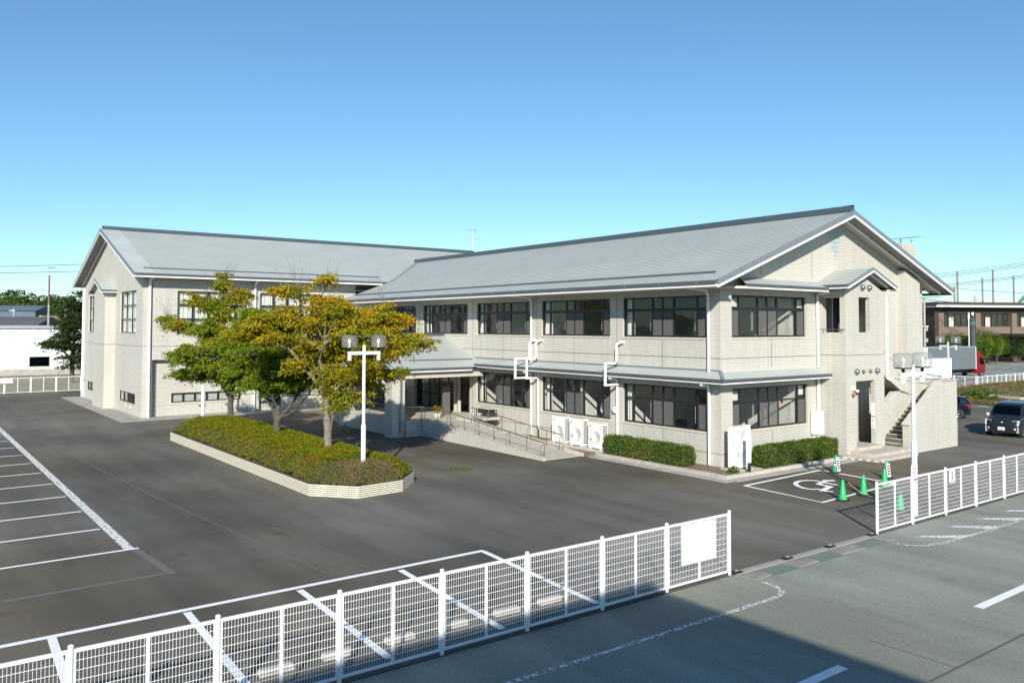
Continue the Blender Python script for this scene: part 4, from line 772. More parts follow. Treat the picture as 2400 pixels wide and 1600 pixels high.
# ================================================================== SMALL THINGS AT THE BUILDING
def ac_unit(loc, wd, dp, ht, face, label, group=None):
    """face: outward direction angle; local +Y is out"""
    t = thing('air_conditioner_unit', loc, label, 'air conditioner', group, face)
    b = MB().box(-wd / 2, wd / 2, -dp / 2, dp / 2, .06, ht); b.box(-wd / 2 + .08, -wd / 2 + .16, -dp / 2, dp / 2, 0, .059).box(wd / 2 - .16, wd / 2 - .08, -dp / 2, dp / 2, 0, .059); b = b.build('casing', 'ac', t, local=True)
    ns = 2 if ht > 1.5 else 1; r = min(wd * .33, (ht - .15) / ns * .46)
    for k in range(ns):
        zc = .08 + (ht - .1) * (k + (.5 if ns == 2 else .42)) / ns; g = MB().lathe((-wd * .1, dp / 2 + .001, zc), [(r, 0), (r, .012), (r * .98, .02), (r * .9, .004), (0, .004)], 24, axis='y')
        for q in range(7): g.lathe((-wd * .1, dp / 2 + .006, zc), [(r * (.15 + .12 * q), 0), (r * (.15 + .12 * q), .004), (r * (.19 + .12 * q), .004)], 20, axis='y', m=1)
        g.build('fan_grille', ['ac_grille', 'ac_ring'], t, local=True)
    g = MB().box(-wd / 2 - .004, -wd / 2 - .001, -dp / 2 + .04, dp / 2 - .04, .12, ht - .1)
    g.build('side_grille', 'frame', t, local=True)
    g = MB()
    for q in range(int(ht / .1)): g.box(-wd / 2 - .014, -wd / 2 - .005, -dp / 2 + .03, dp / 2 - .03, .12 + q * .1, .145 + q * .1)
    for q in range(4): g.box(-wd / 2 - .02, -wd / 2 - .0145, -dp / 2 + .04 + q * (dp - .1) / 3, -dp / 2 + .055 + q * (dp - .1) / 3, .1, ht - .08)
    g.build('grille_bars', 'ac', t, local=True)
    MB().box(wd * .28, wd * .4, dp / 2 + .001, dp / 2 + .004, ht - .22, ht - .12).build('badge', 'gray_paint', t, local=True); MB().box(wd * .25, wd * .38, dp / 2 + .001, dp / 2 + .004, ht * .28, ht * .42).build('rating_label', 'gray_paint', t, local=True)
    return t
for k, (y, l) in enumerate(((31.85, 'white outdoor air conditioner unit farthest from the hedge of the row of three'), (30.5, 'white outdoor air conditioner unit in the middle of the row of three'), (29.15, 'white outdoor air conditioner unit right beside the long hedge'))):
    ac_unit((27.0, y, .12), .95, .36, 1.32 if k < 2 else 1.25, R(90), l)
ac_unit((27.95, 21.72, .13), .95, .4, 1.72, R(180), 'tall white air conditioner unit with a side grille at the building corner')
t = thing('sign_post', (27.62, 20.95, .14), 'narrow white notice post with black foot before the tall air conditioner', 'sign')
MB().box(27.5, 27.62, 20.9, 20.98, .14, .5).build('foot', 'rubber', t); MB().box(27.48, 27.64, 20.9, 20.96, .501, 1.6).build('board', 'sign_white', t); MB().box(27.54, 27.58, 20.894, 20.899, .95, 1.02).build('marks', 'ink', t)

def hedge(name, loc, x0, x1, y0, y1, z0, z1, label, n, seed, group=None, lm='leaf_hedge', size=.032):
    t = thing(name, loc, label, 'hedge', group); g = np.random.default_rng(seed)
    core = MB(); m = .07
    nx, ny, nz = max(2, int((x1 - x0) / .3)), max(2, int((y1 - y0) / .3)), 3
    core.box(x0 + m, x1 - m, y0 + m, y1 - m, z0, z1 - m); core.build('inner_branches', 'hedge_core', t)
    dims = np.array([x1 - x0, y1 - y0, z1 - z0]); A = [dims[1] * dims[2]] * 2 + [dims[0] * dims[2]] * 2 + [dims[0] * dims[1]]
    fc = g.choice(5, n, p=np.array(A) / sum(A)); U = g.random((n, 3)); N = np.zeros((n, 3))
    for i, (ax, v) in enumerate(((0, 0), (0, 1), (1, 0), (1, 1), (2, 1))):
        U[fc == i, ax] = v; N[fc == i, ax] = 1 if v else -1
    P = np.array([x0, y0, z0]) + U * dims
    # rounded edges, lumpy faces
    c = np.array([(x0 + x1) / 2, (y0 + y1) / 2, (z0 + z1) / 2]); h = dims / 2; q = (P - c); r = .16
    inner = np.clip(q, -(h - r), h - r); dlt = q - inner; L = np.linalg.norm(dlt, axis=1)[:, None] + 1e-9
    P = c + inner + dlt / L * np.minimum(L, r)
    lump = .05 * np.sin(P[:, 0] * 5 + P[:, 2] * 4) * np.sin(P[:, 1] * 5.3 + 1) + .03 * np.sin(P[:, 0] * 11 + 2) * np.sin(P[:, 2] * 9 + P[:, 1] * 7)
    P += N * (lump + g.normal(0, .025, n))[:, None]; P[:, 2] = np.maximum(P[:, 2], z0 + .03)
    leaves(P, size, .75, seed, lm, 'foliage', t, nrm=N * 1.0 + np.array([0, 0, .3])); return t
hedge('clipped_hedge', (26.6, 26, .11), 26.3, 27.15, 23.3, 28.05, .11, .92, 'long clipped green hedge under the front windows of the right wing', 11000, 1)
hedge('clipped_hedge', (31, 21.4, .11), 28.9, 34.15, 21.08, 21.85, .11, .95, 'clipped green hedge under the gable window beside the stair tower', 11000, 2)
# little weeds
def tuft(p, label, n=120, r=.22, h=.3, lm='leaf_hedge', seed=3, size=.05):
    g = np.random.default_rng(seed); a = g.random(n) * 6.28; q = np.sqrt(g.random(n)) * r
    P = np.stack([p[0] + q * np.cos(a), p[1] + q * np.sin(a), p[2] + .03 + g.random(n) * h * (1 - q / r * .6)], 1)
    o = leaves(P, size, .9, seed, lm, 'small_shrub', None, org=Vector(p)); return tag(o, label, 'shrub')
tuft((27.0, 21.25, .11), 'small leafy weed at the foot of the building corner', 160, .24, .35)
for k, (x, y, l) in enumerate(((26.3, 33.6, 'low green plant by the ramp kerb nearest the air conditioners'), (26.2, 34.7, 'low green plant by the ramp beneath the first front window'), (26.1, 36.4, 'tiny green plant by the ramp near the bench'))): tuft((x, y, .1), l, 140, .35 - .08 * k, .28, seed=10 + k)
p = G(1081, 1100); tuft((p.x, p.y, 0), 'flat patch of green weed growing through the open asphalt', 260, .5, .05, 'leaf_hedge', 77, .03)
# stone sign slab, bench, pot plant at the entrance
t = thing('stone_stele', (26.2, 41.25, .75), 'upright polished grey stone slab standing before the entrance doors', 'sign')
MB().box(25.98, 26.42, 41.15, 41.33, .75, 2.42).build('slab', 'stone', t); MB().box(25.93, 26.47, 41.08, 41.4, .75, .80).build('base', 'stone', t)
t = thing('bench', (26.9, 38.3, .75), 'pale wooden bench with dark frame on the entrance landing', 'bench')
MB().box(26.2, 27.3, 37.45, 38.9, .75, .86).build('pad', 'kerbstone', t)
MB().box(26.6, 27.2, 37.5, 38.8, 1.32, 1.37).build('seat', 'concrete_light', t)
for x in (26.62, 27.14):
    for y in (37.55, 38.72): MB().box(x, x + .05, y, y + .05, .861, 1.319).build('leg', 'rail', t)
f = MB().box(26.7, 27.1, 37.6, 38.7, 1.05, 1.3).build('under_shelf', 'frame', t)
t = thing('potted_plant', (24.9, 40.1, .75), 'green leafy plant in a terracotta bowl on a pale pot', 'potted plant')
MB().lathe((24.9, 40.1, .75), [(0, 0), (.2, 0), (.23, .26), (.2, .27), (0, .27)], 14).build('pot', 'pot_green', t); MB().lathe((24.9, 40.1, 1.02), [(.12, 0), (.22, .12), (.24, .14), (.0, .13)], 14).build('bowl', 'terracotta', t)
g = np.random.default_rng(5); P = np.stack([24.9 + g.normal(0, .15, 160), 40.1 + g.normal(0, .15, 160), 1.2 + np.abs(g.normal(0, .11, 160))], 1); leaves(P, .06, .7, 5, 'leaf_azalea', 'foliage', t)
t = thing('parasol', (27.4, 42.85, .75), 'folded red and white banner standing by the entrance post', 'banner')
MB().tube([(27.4, 42.85, .75), (27.4, 42.85, 2.6)], .015).build('pole', 'steel', t); MB().tube([(27.4, 42.85, 1.9), (27.4, 42.85, 2.3), (27.4, 42.85, 2.58)], [.09, .07, .03], 8).build('cloth', 'red', t); MB().tube([(27.4, 42.85, 1.7), (27.4, 42.85, 1.89)], [.07, .09], 8).build('white_band', 'white', t)
# bicycle stand / dark cabinets seen under the porch
t = thing('cabinet', (26.3, 47.9, .75), 'grey metal locker box behind the porch columns', 'cabinet')
MB().box(24.2, 27.2, 48.2, 49.2, 0.05, 2.1).build('body', 'gray_paint', t)
for k in range(4): MB().box(24.25 + k * .74, 24.93 + k * .74, 48.18, 48.198, .2, 2.0).build('door', 'truck_gray', t)

# ================================================================== PLANTER ISLAND
ISL = [(11.88, 45.2), (11.88, 27.54), (13.05, 26.12), (14.9, 26.3), (16.13, 27.6), (16.13, 45.2), (14.9, 46.7), (13.05, 46.7)]
HI = .42
PL = thing('planter', (14, 36, 0), 'long raised island planter with cream brick walls in the parking lot', 'planter')
core = MB(); cx, cy = 14.0, 36.4
ins = []
nI = len(ISL)
def inset(d):
    out_ = []
    for i in range(nI):
        p0, p1, p2 = Vector(ISL[i - 1]), Vector(ISL[i]), Vector(ISL[(i + 1) % nI]); d1 = (p1 - p0).normalized(); d2 = (p2 - p1).normalized()
        n1, n2 = Vector((-d1.y, d1.x)), Vector((-d2.y, d2.x)); b = (n1 + n2); b = b / (b.dot(n1)); out_.append(p1 + b * d)
    return out_
O0, O1, O2 = inset(.012), inset(.11), inset(.16)
core.add([(p.x, p.y, 0) for p in O0] + [(p.x, p.y, HI - .008) for p in O0] + [(p.x, p.y, HI - .008) for p in O2] + [(p.x, p.y, HI - .12) for p in O2],
         [(i, (i + 1) % nI, nI + (i + 1) % nI, nI + i) for i in range(nI)] + [(nI + i, nI + (i + 1) % nI, 2 * nI + (i + 1) % nI, 2 * nI + i) for i in range(nI)] + [(2 * nI + i, 2 * nI + (i + 1) % nI, 3 * nI + (i + 1) % nI, 3 * nI + i) for i in range(nI)])
core.build('mortar_core', 'mortar', PL); MB().poly([(p.x, p.y, HI - .1) for p in O2]).build('soil', 'soil', PL)
BL, BH = .232, HI / 6
bmesh_cache = {}
def brick_mesh(L):
    k = round(L, 3)
    if k not in bmesh_cache:
        a = L / 2 - .006; h_ = BH - .019; e = .006; m = MB()
        m.add([(-a, .05, 0), (a, .05, 0), (a, .05, h_), (-a, .05, h_), (-a, e, 0), (a, e, 0), (a, e, h_), (-a, e, h_), (-a + e, 0, e), (a - e, 0, e), (a - e, 0, h_ - e), (-a + e, 0, h_ - e)],
              [(8, 9, 10, 11), (4, 5, 9, 8), (5, 6, 10, 9), (6, 7, 11, 10), (7, 4, 8, 11), (3, 2, 6, 7), (0, 4, 7, 3), (1, 2, 6, 5)])
        bmesh_cache[k] = m.mesh('brick', 'planter_brick')
    return bmesh_cache[k]
rest = MB(); made = 0
order = [1, 2, 3, 0, 4, 5, 6, 7]
for ei in order:
    p, q = Vector(ISL[ei]), Vector(ISL[(ei + 1) % nI]); d = q - p; L = d.length; d.normalize(); ang = math.atan2(d.y, d.x); n = round(L / BL); bl = L / n
    start = 0
    for c in range(6):
        off = (c % 2) * .5
        for i in range(n + (1 if off else 0)):
            a, b = max(0, (i - off) * bl), min(L, (i - off + 1) * bl); w_ = b - a; mid = (a + b) / 2
            if ei == 0: mid_near = L - mid
            P0 = p + d * mid; z0 = c * BH + .002
            ok = ei in (1, 2, 3) or (ei == 0 and (L - mid) < 26 * bl)
            if ok and made < 300:
                o = bpy.data.objects.new('brick', brick_mesh(w_)); COL.objects.link(o); o.parent = PL
                o.location = Vector((P0.x, P0.y, z0)) - ORG[PL.name] + Vector((random.uniform(-.0015, .0015), random.uniform(-.0015, .0015), 0)); o.rotation_euler.z = ang; made += 1
            else:
                nn = Vector((-d.y, d.x, 0)); dd = Vector((d.x, d.y, 0)); rest.obox(Vector((P0.x, P0.y, z0 + BH / 2 - .0095)) + nn * .02, dd * (w_ / 2 - .006), nn * .02, Vector((0, 0, BH / 2 - .0095)))
rest.build('brickwork', 'planter_brick', PL, kind='stuff')
# azalea mound
AZ = thing('azalea_bed', (14, 36.2, HI - .1), 'rounded green and russet azalea mound filling the island planter', 'shrubs')
def mound_h(x, y):
    # distance to the island edge
    dx = np.minimum(x - 12.0, 16.05 - x); dy = np.minimum(y - 26.2, 46.6 - y); cd = np.minimum(dx, dy)
    for (a, b) in ((1, 2), (2, 3), (3, 4), (5, 6), (6, 7), (7, 0)):
        p, q = np.array(ISL[a]), np.array(ISL[b]); d = (q - p) / np.linalg.norm(q - p); nn = np.array([-d[1], d[0]]); cd = np.minimum(cd, (x - p[0]) * nn[0] + (y - p[1]) * nn[1] - .06)
    t = np.clip(cd / 1.25, 0, 1); h = HI + .05 + .60 * (1 - (1 - t) ** 2.2)
    dry = np.clip(1 - ((x - 13.6) ** 2 / 4 + (y - 27.2) ** 2 / 2.2), 0, 1)
    h = h - .10 * dry
    return h + .03 * np.sin(x * 3.1 + y) * np.sin(y * 2.3) + .02 * np.sin(x * 7 + 1) * np.sin(y * 6.1), cd
gx, gy = np.meshgrid(np.linspace(11.95, 16.1, 30), np.linspace(26.15, 46.65, 110), indexing='ij'); hh, cd = mound_h(gx, gy)
mb = MB(); idx = -np.ones(gx.shape, int)
for i in range(gx.shape[0]):
    for k in range(gx.shape[1]):
        if cd[i, k] > -.05: idx[i, k] = len(mb.v); mb.v.append((gx[i, k], gy[i, k], float(max(HI - .1, hh[i, k] - .09))))
for i in range(gx.shape[0] - 1):
    for k in range(gx.shape[1] - 1):
        f = (idx[i, k], idx[i + 1, k], idx[i + 1, k + 1], idx[i, k + 1])
        if min(f) >= 0: mb.f.append(f); mb.m.append(0); mb.sm.append(True)
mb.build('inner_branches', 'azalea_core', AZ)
g = np.random.default_rng(11); n = 95000; X = 11.9 + g.random(n) * 4.25; Y = 26.1 + (g.random(n) ** 1.25) * 20.6; h, cdd = mound_h(X, Y); k = cdd > .0; X, Y, h, cdd = X[k], Y[k], h[k], cdd[k]
dry = ((X - 13.4) ** 2 / 3.2 + (Y - 27.0) ** 2 / 2.0 + g.normal(0, .25, len(X)) < 1) | ((X < 12.75 + g.normal(0, .18, len(X))) & (Y < 41) & (g.random(len(X)) < .45))
P = np.stack([X, Y, h + g.normal(0, .028, len(X))], 1)
leaves(P[~dry], .030, .65, 12, 'leaf_azalea', 'foliage', AZ); 
Pd = P[dry]; Pd[:, 2] -= g.random(len(Pd)) * .12; leaves(Pd, .034, 1.2, 13, 'leaf_azalea_dry', 'dry_twigs', AZ, asp=.16)
leaves(Pd[::5] + np.array([0, 0, .03]), .03, .8, 14, 'leaf_azalea', 'foliage', AZ)

# ================================================================== TREES
def uv(base, u, wd, z): return Vector((base[0] + u * math.cos(YAW) + wd * math.sin(YAW), base[1] - u * math.sin(YAW) + wd * math.cos(YAW), z))
def tree(base, z0, label, limbs, blobs, lm, seed, nleaf, bark, trunk_r=.15, leaf=.06, twigs=(), density=1.6, padr=(.26, .58), cat='tree', group=None, name='broadleaf_tree'):
    g = np.random.default_rng(seed); t = thing(name, (base[0], base[1], z0), label, cat, group)
    tm = MB(); nodes_ = []
    for pts, r0, r1 in limbs:      # limbs as (u,w,z) polylines with tapering radius
        P = [uv(base, *q) for q in pts]; Q = []; rr = []
        m = len(P)
        for i in range(m - 1):
            for s in range(4):
                f = s / 4; q = P[i].lerp(P[i + 1], f); q = q + Vector(g.normal(0, .018, 3)); Q.append(q)
        Q.append(P[-1]); rr = [r0 + (r1 - r0) * i / (len(Q) - 1) for i in range(len(Q))]
        tm.tube(Q, rr, 8); nodes_ += [(q, r) for q, r in zip(Q, rr) if q.z > z0 + 1.6]
    NP = np.array([q for q, _ in nodes_])
    pads = []
    for (u, wd, z, ru, rw, rz, k) in blobs:
        for _ in range(int(k * density)):
            d = g.normal(size=3); d /= np.linalg.norm(d); q = g.random() ** .4; pads.append((np.array(uv(base, u + d[0] * ru * q, wd + d[1] * rw * q, z + d[2] * rz * q)), g.uniform(*padr)))
    br = MB(); pts = []; tot = sum(r * r for _, r in pads)
    for c, r in pads:
        i = np.argmin(np.linalg.norm(NP - c, axis=1) + .6 * np.maximum(0, NP[:, 2] - c[2])); s = Vector(NP[i]); e = Vector(c)
        midp = s.lerp(e, .5) + Vector((0, 0, .12 * (e - s).length)) * .6; br.tube([s, midp, e], [.028, .018, .007], 5, caps=False)
        m = int(nleaf * r * r / tot); a = g.random(m) * 6.283; q = np.sqrt(g.random(m)) * r * (1 + .35 * np.sin(3 * a + g.random() * 6) + .2 * np.sin(7 * a + g.random() * 6)) * (1 + .18 * np.abs(g.normal(0, 1, m))); th = .10 + .10 * r
        tilt = g.normal(0, .18, 2)
        x, y = q * np.cos(a), q * np.sin(a); zz = g.normal(0, th * .5, m) - .25 * (q / r) ** 2 * r * .5 + tilt[0] * x + tilt[1] * y
        pts.append(np.stack([c[0] + x, c[1] + y, c[2] + zz], 1))
    for pth in twigs:
        for _ in range(7):
            s = uv(base, *pth[0]); e = uv(base, *pth[1]) + Vector(g.normal(0, .22, 3)); br.tube([s, s.lerp(e, .5) + Vector(g.normal(0, .06, 3)), e], [.012, .007, .003], 4, caps=False)
    tr = tm.build('trunk', bark, t); br.build('branches', bark, t, kind='stuff')
    leaves(np.concatenate(pts), leaf, 1.15, seed + 1, lm, 'crown', t, asp=.5)
    return t
tree((14.3, 31.3), .9, 'yellowing autumn tree with a pale forked trunk behind the lamp post', [
    ([(0, 0, .8), (-.03, 0, 2.0), (-.1, 0, 2.95)], .165, .14), ([(-.1, 0, 2.9), (-.55, 0, 3.7), (-1.5, -.1, 4.9), (-2.4, -.1, 5.5), (-3.3, 0, 5.8)], .09, .025), ([(-.55, 0, 3.7), (-.95, -.3, 4.8), (-1.2, -.3, 5.8), (-1.25, -.2, 7.0)], .05, .015),
    ([(-.08, 0, 2.9), (-.18, .05, 3.8), (-.45, .1, 4.8), (-.5, .1, 6.0), (-.3, .1, 7.2)], .11, .02), ([(-.18, .05, 3.8), (.5, .4, 4.6), (1.5, .5, 5.4), (2.2, .5, 6.2)], .06, .015), ([(-.05, .0, 3.0), (1.2, -.2, 4.0), (2.4, -.2, 4.7), (3.8, -.2, 5.1)], .06, .012),
    ([(.04, 0, 1.2), (.16, -.05, 2.0), (.3, -.05, 2.8), (.5, 0, 3.4)], .03, .012), ([(-.1, 0, 3.0), (-.2, -1.0, 4.2), (.2, -1.7, 5.2)], .05, .012), ([(-.1, 0, 3.0), (.2, 1.0, 4.4), (.3, 1.9, 5.4)], .05, .012)],
    [(-.6, 0, 5.9, 2.3, 2.0, .9, 40), (.9, 0, 5.8, 2.0, 1.8, 1.0, 36), (1.1, 0, 4.0, 1.35, 1.2, .95, 26), (.5, 0, 2.95, .7, .6, .4, 7), (-2.6, 0, 5.75, 1.2, 1.2, .65, 22), (3.2, 0, 5.2, 1.0, 1.0, .38, 13), (2.3, 0, 6.35, .75, .7, .35, 8), (-1.75, 0, 7.35, .55, .45, .22, 5), (-.2, 0, 7.75, .3, .3, .15, 3), (2.4, 0, 4.0, .7, .6, .25, 5), (-1.6, 0, 4.3, 1.0, .8, .28, 9), (0, 0, 4.9, 1.3, 1.3, .5, 12), (1.6, 0, 4.9, 1.2, 1.0, .4, 9), (0.0, 0, 6.9, .9, .8, .3, 7)],
    'leaf_autumn', 21, 76000, 'bark', leaf=.060, twigs=[((-1.2, -.2, 6.9), (-1.5, -.2, 8.5)), ((-1.2, -.2, 6.9), (-1.0, -.2, 8.2)), ((-.3, .1, 7.2), (.15, .1, 8.4)), ((2.2, .5, 6.2), (1.9, .5, 8.0)), ((-1.25, -.2, 6.8), (-2.0, -.2, 7.8))])
tree((14.45, 37.2), .9, 'green tree with low spreading limbs standing between the other two island trees', [
    ([(0, 0, .8), (.03, 0, 1.6)], .17, .15), ([(.03, 0, 1.55), (-.25, 0, 2.4), (-.9, 0, 3.0), (-1.5, 0, 3.4)], .12, .03), ([(.05, 0, 1.55), (.05, .1, 2.6), (-.1, .1, 4.2), (-.2, .1, 6.2)], .14, .02), ([(.06, 0, 1.6), (.55, -.1, 2.1), (1.1, -.1, 2.9), (1.9, -.1, 3.4)], .10, .03), ([(.3, -.05, 1.75), (.8, .1, 2.0), (1.5, .2, 2.9)], .07, .02), ([(0, 0, 2.4), (-.3, -1.0, 3.6), (-.4, -1.6, 4.6)], .05, .012), ([(0, 0, 2.6), (.4, 1.0, 3.8), (.5, 1.7, 4.8)], .05, .012)],
    [(-.3, 0, 4.3, 2.2, 1.9, 1.1, 50), (.2, 0, 3.3, 2.2, 1.7, .5, 28), (-.4, 0, 6.0, 1.4, 1.3, .8, 22), (-1.6, 0, 5.2, 1.1, 1.0, .7, 14), (1.6, 0, 4.6, 1.2, 1.1, .8, 16)], 'leaf_mid', 31, 62000, 'bark_dark', leaf=.064)
tree((14.8, 44.7), .9, 'green tree with an upright spire top at the far end of the island', [
    ([(0, 0, .8), (.02, 0, 2.0), (.0, 0, 2.4)], .17, .15), ([(0, 0, 2.3), (-.1, 0, 3.6), (-.3, 0, 5.2), (-.5, 0, 7.2), (-.6, 0, 8.7)], .13, .015), ([(0, 0, 1.9), (-.35, 0, 2.6), (-1.2, 0, 3.6), (-2.4, 0, 4.5)], .08, .02), ([(-.2, 0, 4.3), (-1.4, 0, 5.2), (-2.5, 0, 5.8), (-3.5, 0, 6.4)], .05, .01), ([(0, 0, 2.3), (.6, 0, 3.4), (1.3, 0, 4.4), (1.8, 0, 5.2)], .08, .02), ([(0, 0, 2.6), (-.2, -1.2, 3.8), (-.4, -2., 4.6)], .06, .015), ([(0, 0, 2.6), (.2, 1.2, 3.8), (.3, 2., 4.6)], .06, .015), ([(-.4, 0, 6.3), (-1.3, 0, 7.1), (-1.8, 0, 7.6)], .03, .008)],
    [(-1.1, 0, 4.2, 2.2, 2.0, .95, 52), (-.2, 0, 3.4, 2.0, 1.7, .6, 26), (.4, 0, 4.8, 1.6, 1.4, .8, 22), (-1.0, 0, 5.6, 1.4, 1.1, .5, 18), (-.6, 0, 6.6, .9, .8, .7, 14), (-.55, 0, 8.1, .25, .25, .65, 6), (-2.9, 0, 5.95, .5, .4, .3, 6), (-3.4, 0, 6.3, .25, .2, .2, 3), (-1.8, 0, 7.4, .35, .3, .22, 4), (.45, 0, 7.5, .35, .3, .4, 5), (-2.6, 0, 3.3, .55, .5, .22, 6), (1.2, 0, 3.0, .9, .8, .3, 8)], 'leaf_green', 41, 74000, 'bark_dark', leaf=.068,
    twigs=[((-1.3, 0, 7.1), (-1.6, 0, 8.4)), ((-3.3, 0, 6.3), (-3.7, 0, 7.2)), ((-.5, 0, 8.2), (.2, 0, 9.0))])

# ================================================================== LAMP POSTS
def lamp_post(loc, label, rz=0., hgt=4.92, base_z=0.):
    t = thing('lamp_post', loc, label, 'lamp post', 'twin-globe lamp posts', rz); h = hgt - loc[2]
    MB().tube([(0, 0, 0), (0, 0, 2.25 - loc[2])], .088, 14).tube([(0, 0, 2.25 - loc[2]), (0, 0, 2.33 - loc[2])], [.088, .06], 14, caps=False).tube([(0, 0, 2.3 - loc[2]), (0, 0, h + .28)], .06, 14).build('pole', 'white_metal', t, local=True)
    MB().box(-.62, .62, -.05, .05, h - .07, h + .05).box(-.635, -.545, -.052, .052, h - .28, h + .051).box(.545, .635, -.052, .052, h - .28, h + .051).build('cross_arm', 'white_metal', t, local=True)
    for s in (-1, 1):
        x = s * .59
        MB().tube([(x, 0, h + .05), (x, 0, h + .17)], .05, 10).lathe((x, 0, h + .17), [(0, 0), (.24, .0), (.27, .03), (0, .03)], 20).build('lamp_collar', 'frame', t, local=True)
        MB().lathe((x, 0, h + .2), [(.27, 0), (.285, .04), (.285, .40), (.27, .43), (.20, .455), (0, .46)], 24).build('globe', 'lamp_glass', t, local=True)
        MB().lathe((x, 0, h + .2), [(.04, 0), (.035, .06), (.03, .10), (.065, .2), (.06, .26), (.03, .31), (0, .33)], 12).build('bulb', 'bulb', t, local=True)
    return t
lamp_post((14.12, 27.85, .5), 'white twin-globe lamp post rising from the azalea island planter')
lr = lamp_post((25.96, 13.45, 0), 'white twin-globe lamp post just behind the street fence by the green cones', 0, 4.43)
fp = atd(2222, 810, 58); lamp_post((fp.x, fp.y, 0), 'white twin-globe lamp post beyond the outside stair, before the grey truck', R(80), 4.6)
# far pole at the hall: white flag-less pole beside the left tree
t = thing('white_pole', (15.55, 52.0, 0), 'plain white pole standing before the low hall windows', 'pole')
MB().tube([(15.55, 52.0, 0), (15.55, 52.0, 2.3)], .11, 12).tube([(15.55, 52., 2.3), (15.55, 52., 4.9)], .06, 12).build('pole', 'white_metal', t)

# ================================================================== FENCES
def panel_meshes(wd, ht, z0, fine=False):
    fr = MB(); fr.box(0.03, wd - .03, -.02, .02, ht - .05, ht).box(.03, wd - .03, -.02, .02, z0, z0 + .04)
    fr.box(.031, .065, -.018, .018, z0 + .04, ht - .05).box(wd - .065, wd - .031, -.018, .018, z0 + .04, ht - .05).box(wd / 2 - .025, wd / 2 + .025, -.015, .015, z0 + .04, ht - .05)
    wi = MB(); n = int(round((wd - .12) / .05))
    for k in range(1, n):
        x = .06 + (wd - .12) * k / n; wi.box(x - (.0011 if fine else .0026), x + (.0011 if fine else .0026), .003, .006 if fine else .008, z0 + .04, ht - .05, skip='tb')
    m = int((ht - z0) / (.125 if fine else .148))
    for k in range(1, m + 1):
        z = z0 + .02 + (ht - z0 - .05) * k / (m + 1); wi.box(.065, wd - .065, -.008, .003, z - .0033, z + .0033, skip='we')
    return fr.mesh('rails', 'white_metal'), wi.mesh('wire_mesh', 'white_metal')
def mesh_fence(posts, y, ht, label, axis='X', fine=False, z0=.07, x_const=None):
    t = thing('mesh_fence', (posts[0], y, 0) if axis == 'X' else (y, posts[0], 0), label, 'fence'); cache = {}
    pm = MB().tube([(0, 0, 0), (0, 0, ht + .03)], .038, 10).lathe((0, 0, ht + .03), [(.042, 0), (.042, .02), (.02, .035), (0, .037)], 10).mesh('post', 'white_metal')
    for i, p in enumerate(posts):
        o = bpy.data.objects.new('post', pm); COL.objects.link(o); o.parent = t; o.location = (p - posts[0], 0, 0) if axis == 'X' else (0, p - posts[0], 0)
        if i + 1 < len(posts):
            wd = round(posts[i + 1] - p, 2)
            if wd not in cache: cache[wd] = panel_meshes(wd, ht, z0, fine)
            fr = bpy.data.objects.new('panel', cache[wd][0]); COL.objects.link(fr); fr.parent = t; fr.location = o.location
            if axis == 'Y': fr.rotation_euler.z = R(90)
            wi = bpy.data.objects.new('wire_mesh', cache[wd][1]); COL.objects.link(wi); wi.parent = fr; wi['kind'] = 'stuff'
    return t
mesh_fence([-1.87, .13, 2.13, 4.13, 6.13, 8.13, 10.08, 12.07, 14.03, 16.2], YF, 1.46, 'white wire mesh fence with a blank board, along the parking lot to the driveway')
mesh_fence([22.76, 24.76, 26.81, 28.86, 30.96, 33.0, 35.05, 37.1, 39.15, 41.2, 43.25, 45.3], YF, 1.42, 'white wire mesh fence beyond the driveway, in front of the green cones', fine=True)
t = thing('notice_board', (15.1, YF, .5), 'large blank white board fixed on the street fence end panel', 'sign')
p, q = onY(1597, 1312, YF - .03), onY(1677, 1290, YF - .03)
MB().box(p.x, q.x, YF - .045, YF - .028, .5, 1.40).build('board', 'sign_white', t)
t = thing('fence_sign', (27.5, YF, .9), 'small white rounded sign with blue marks on the street fence', 'sign')
p = onY(2231, 1115, YF - .03)
MB().box(p.x - .19, p.x + .19, YF - .04, YF - .028, p.z - .2, p.z + .2).build('plate', 'sign_white', t)
for k in range(4): MB().box(p.x - .05, p.x + .05, YF - .043, YF - .041, p.z + .09 - k * .07, p.z + .14 - k * .07).build('mark', 'sign_blue', t)
t = thing('pole_sign', (25.75, 13.3, .9), 'white notice with faded red vertical writing tied to the fence lamp post', 'sign')
p = onY(2126, 1145, 13.3)
MB().box(25.5, 25.86, 13.3, 13.315, .95, 1.62).build('plate', 'sign_white', t)
for k in range(5):
    for j_ in range(2): MB().box(25.57 + j_ * .15, 25.64 + j_ * .15, 13.295, 13.299, 1.03 + k * .11, 1.09 + k * .11).build('mark', 'sign_red', t)
a, b = G(-60, 925), G(240, 914.5)
xs_ = [6.3 + 1.0 * k * 1.98 for k in range(-3, 6)]
mesh_fence([round(x, 2) for x in xs_], 83.8, 1.35, 'white wire mesh fence at the back of the lot before the white warehouse', fine=True)
t = thing('fence_sign', (9.0, 83.75, .9), 'white sign with a red lower edge on the back fence', 'sign')
p, q = onY(1, 895, 83.75), onY(30, 895, 83.75); MB().box(p.x, q.x, 83.74, 83.755, .85, 1.3).build('plate', 'sign_white', t); MB().box(p.x, q.x, 83.73, 83.739, .85, .9).build('red_band', 'red', t)
f2 = mesh_fence([81.5 + 2 * k for k in range(11)], 36.1, 1.3, 'white wire mesh fence running beside the far road above the weedy verge', fine=True)
mesh_fence([36.2 + 2 * k for k in range(5)], 81.4, 1.3, 'white wire mesh fence turning away behind the outside stair towards the truck', axis='Y', fine=True)

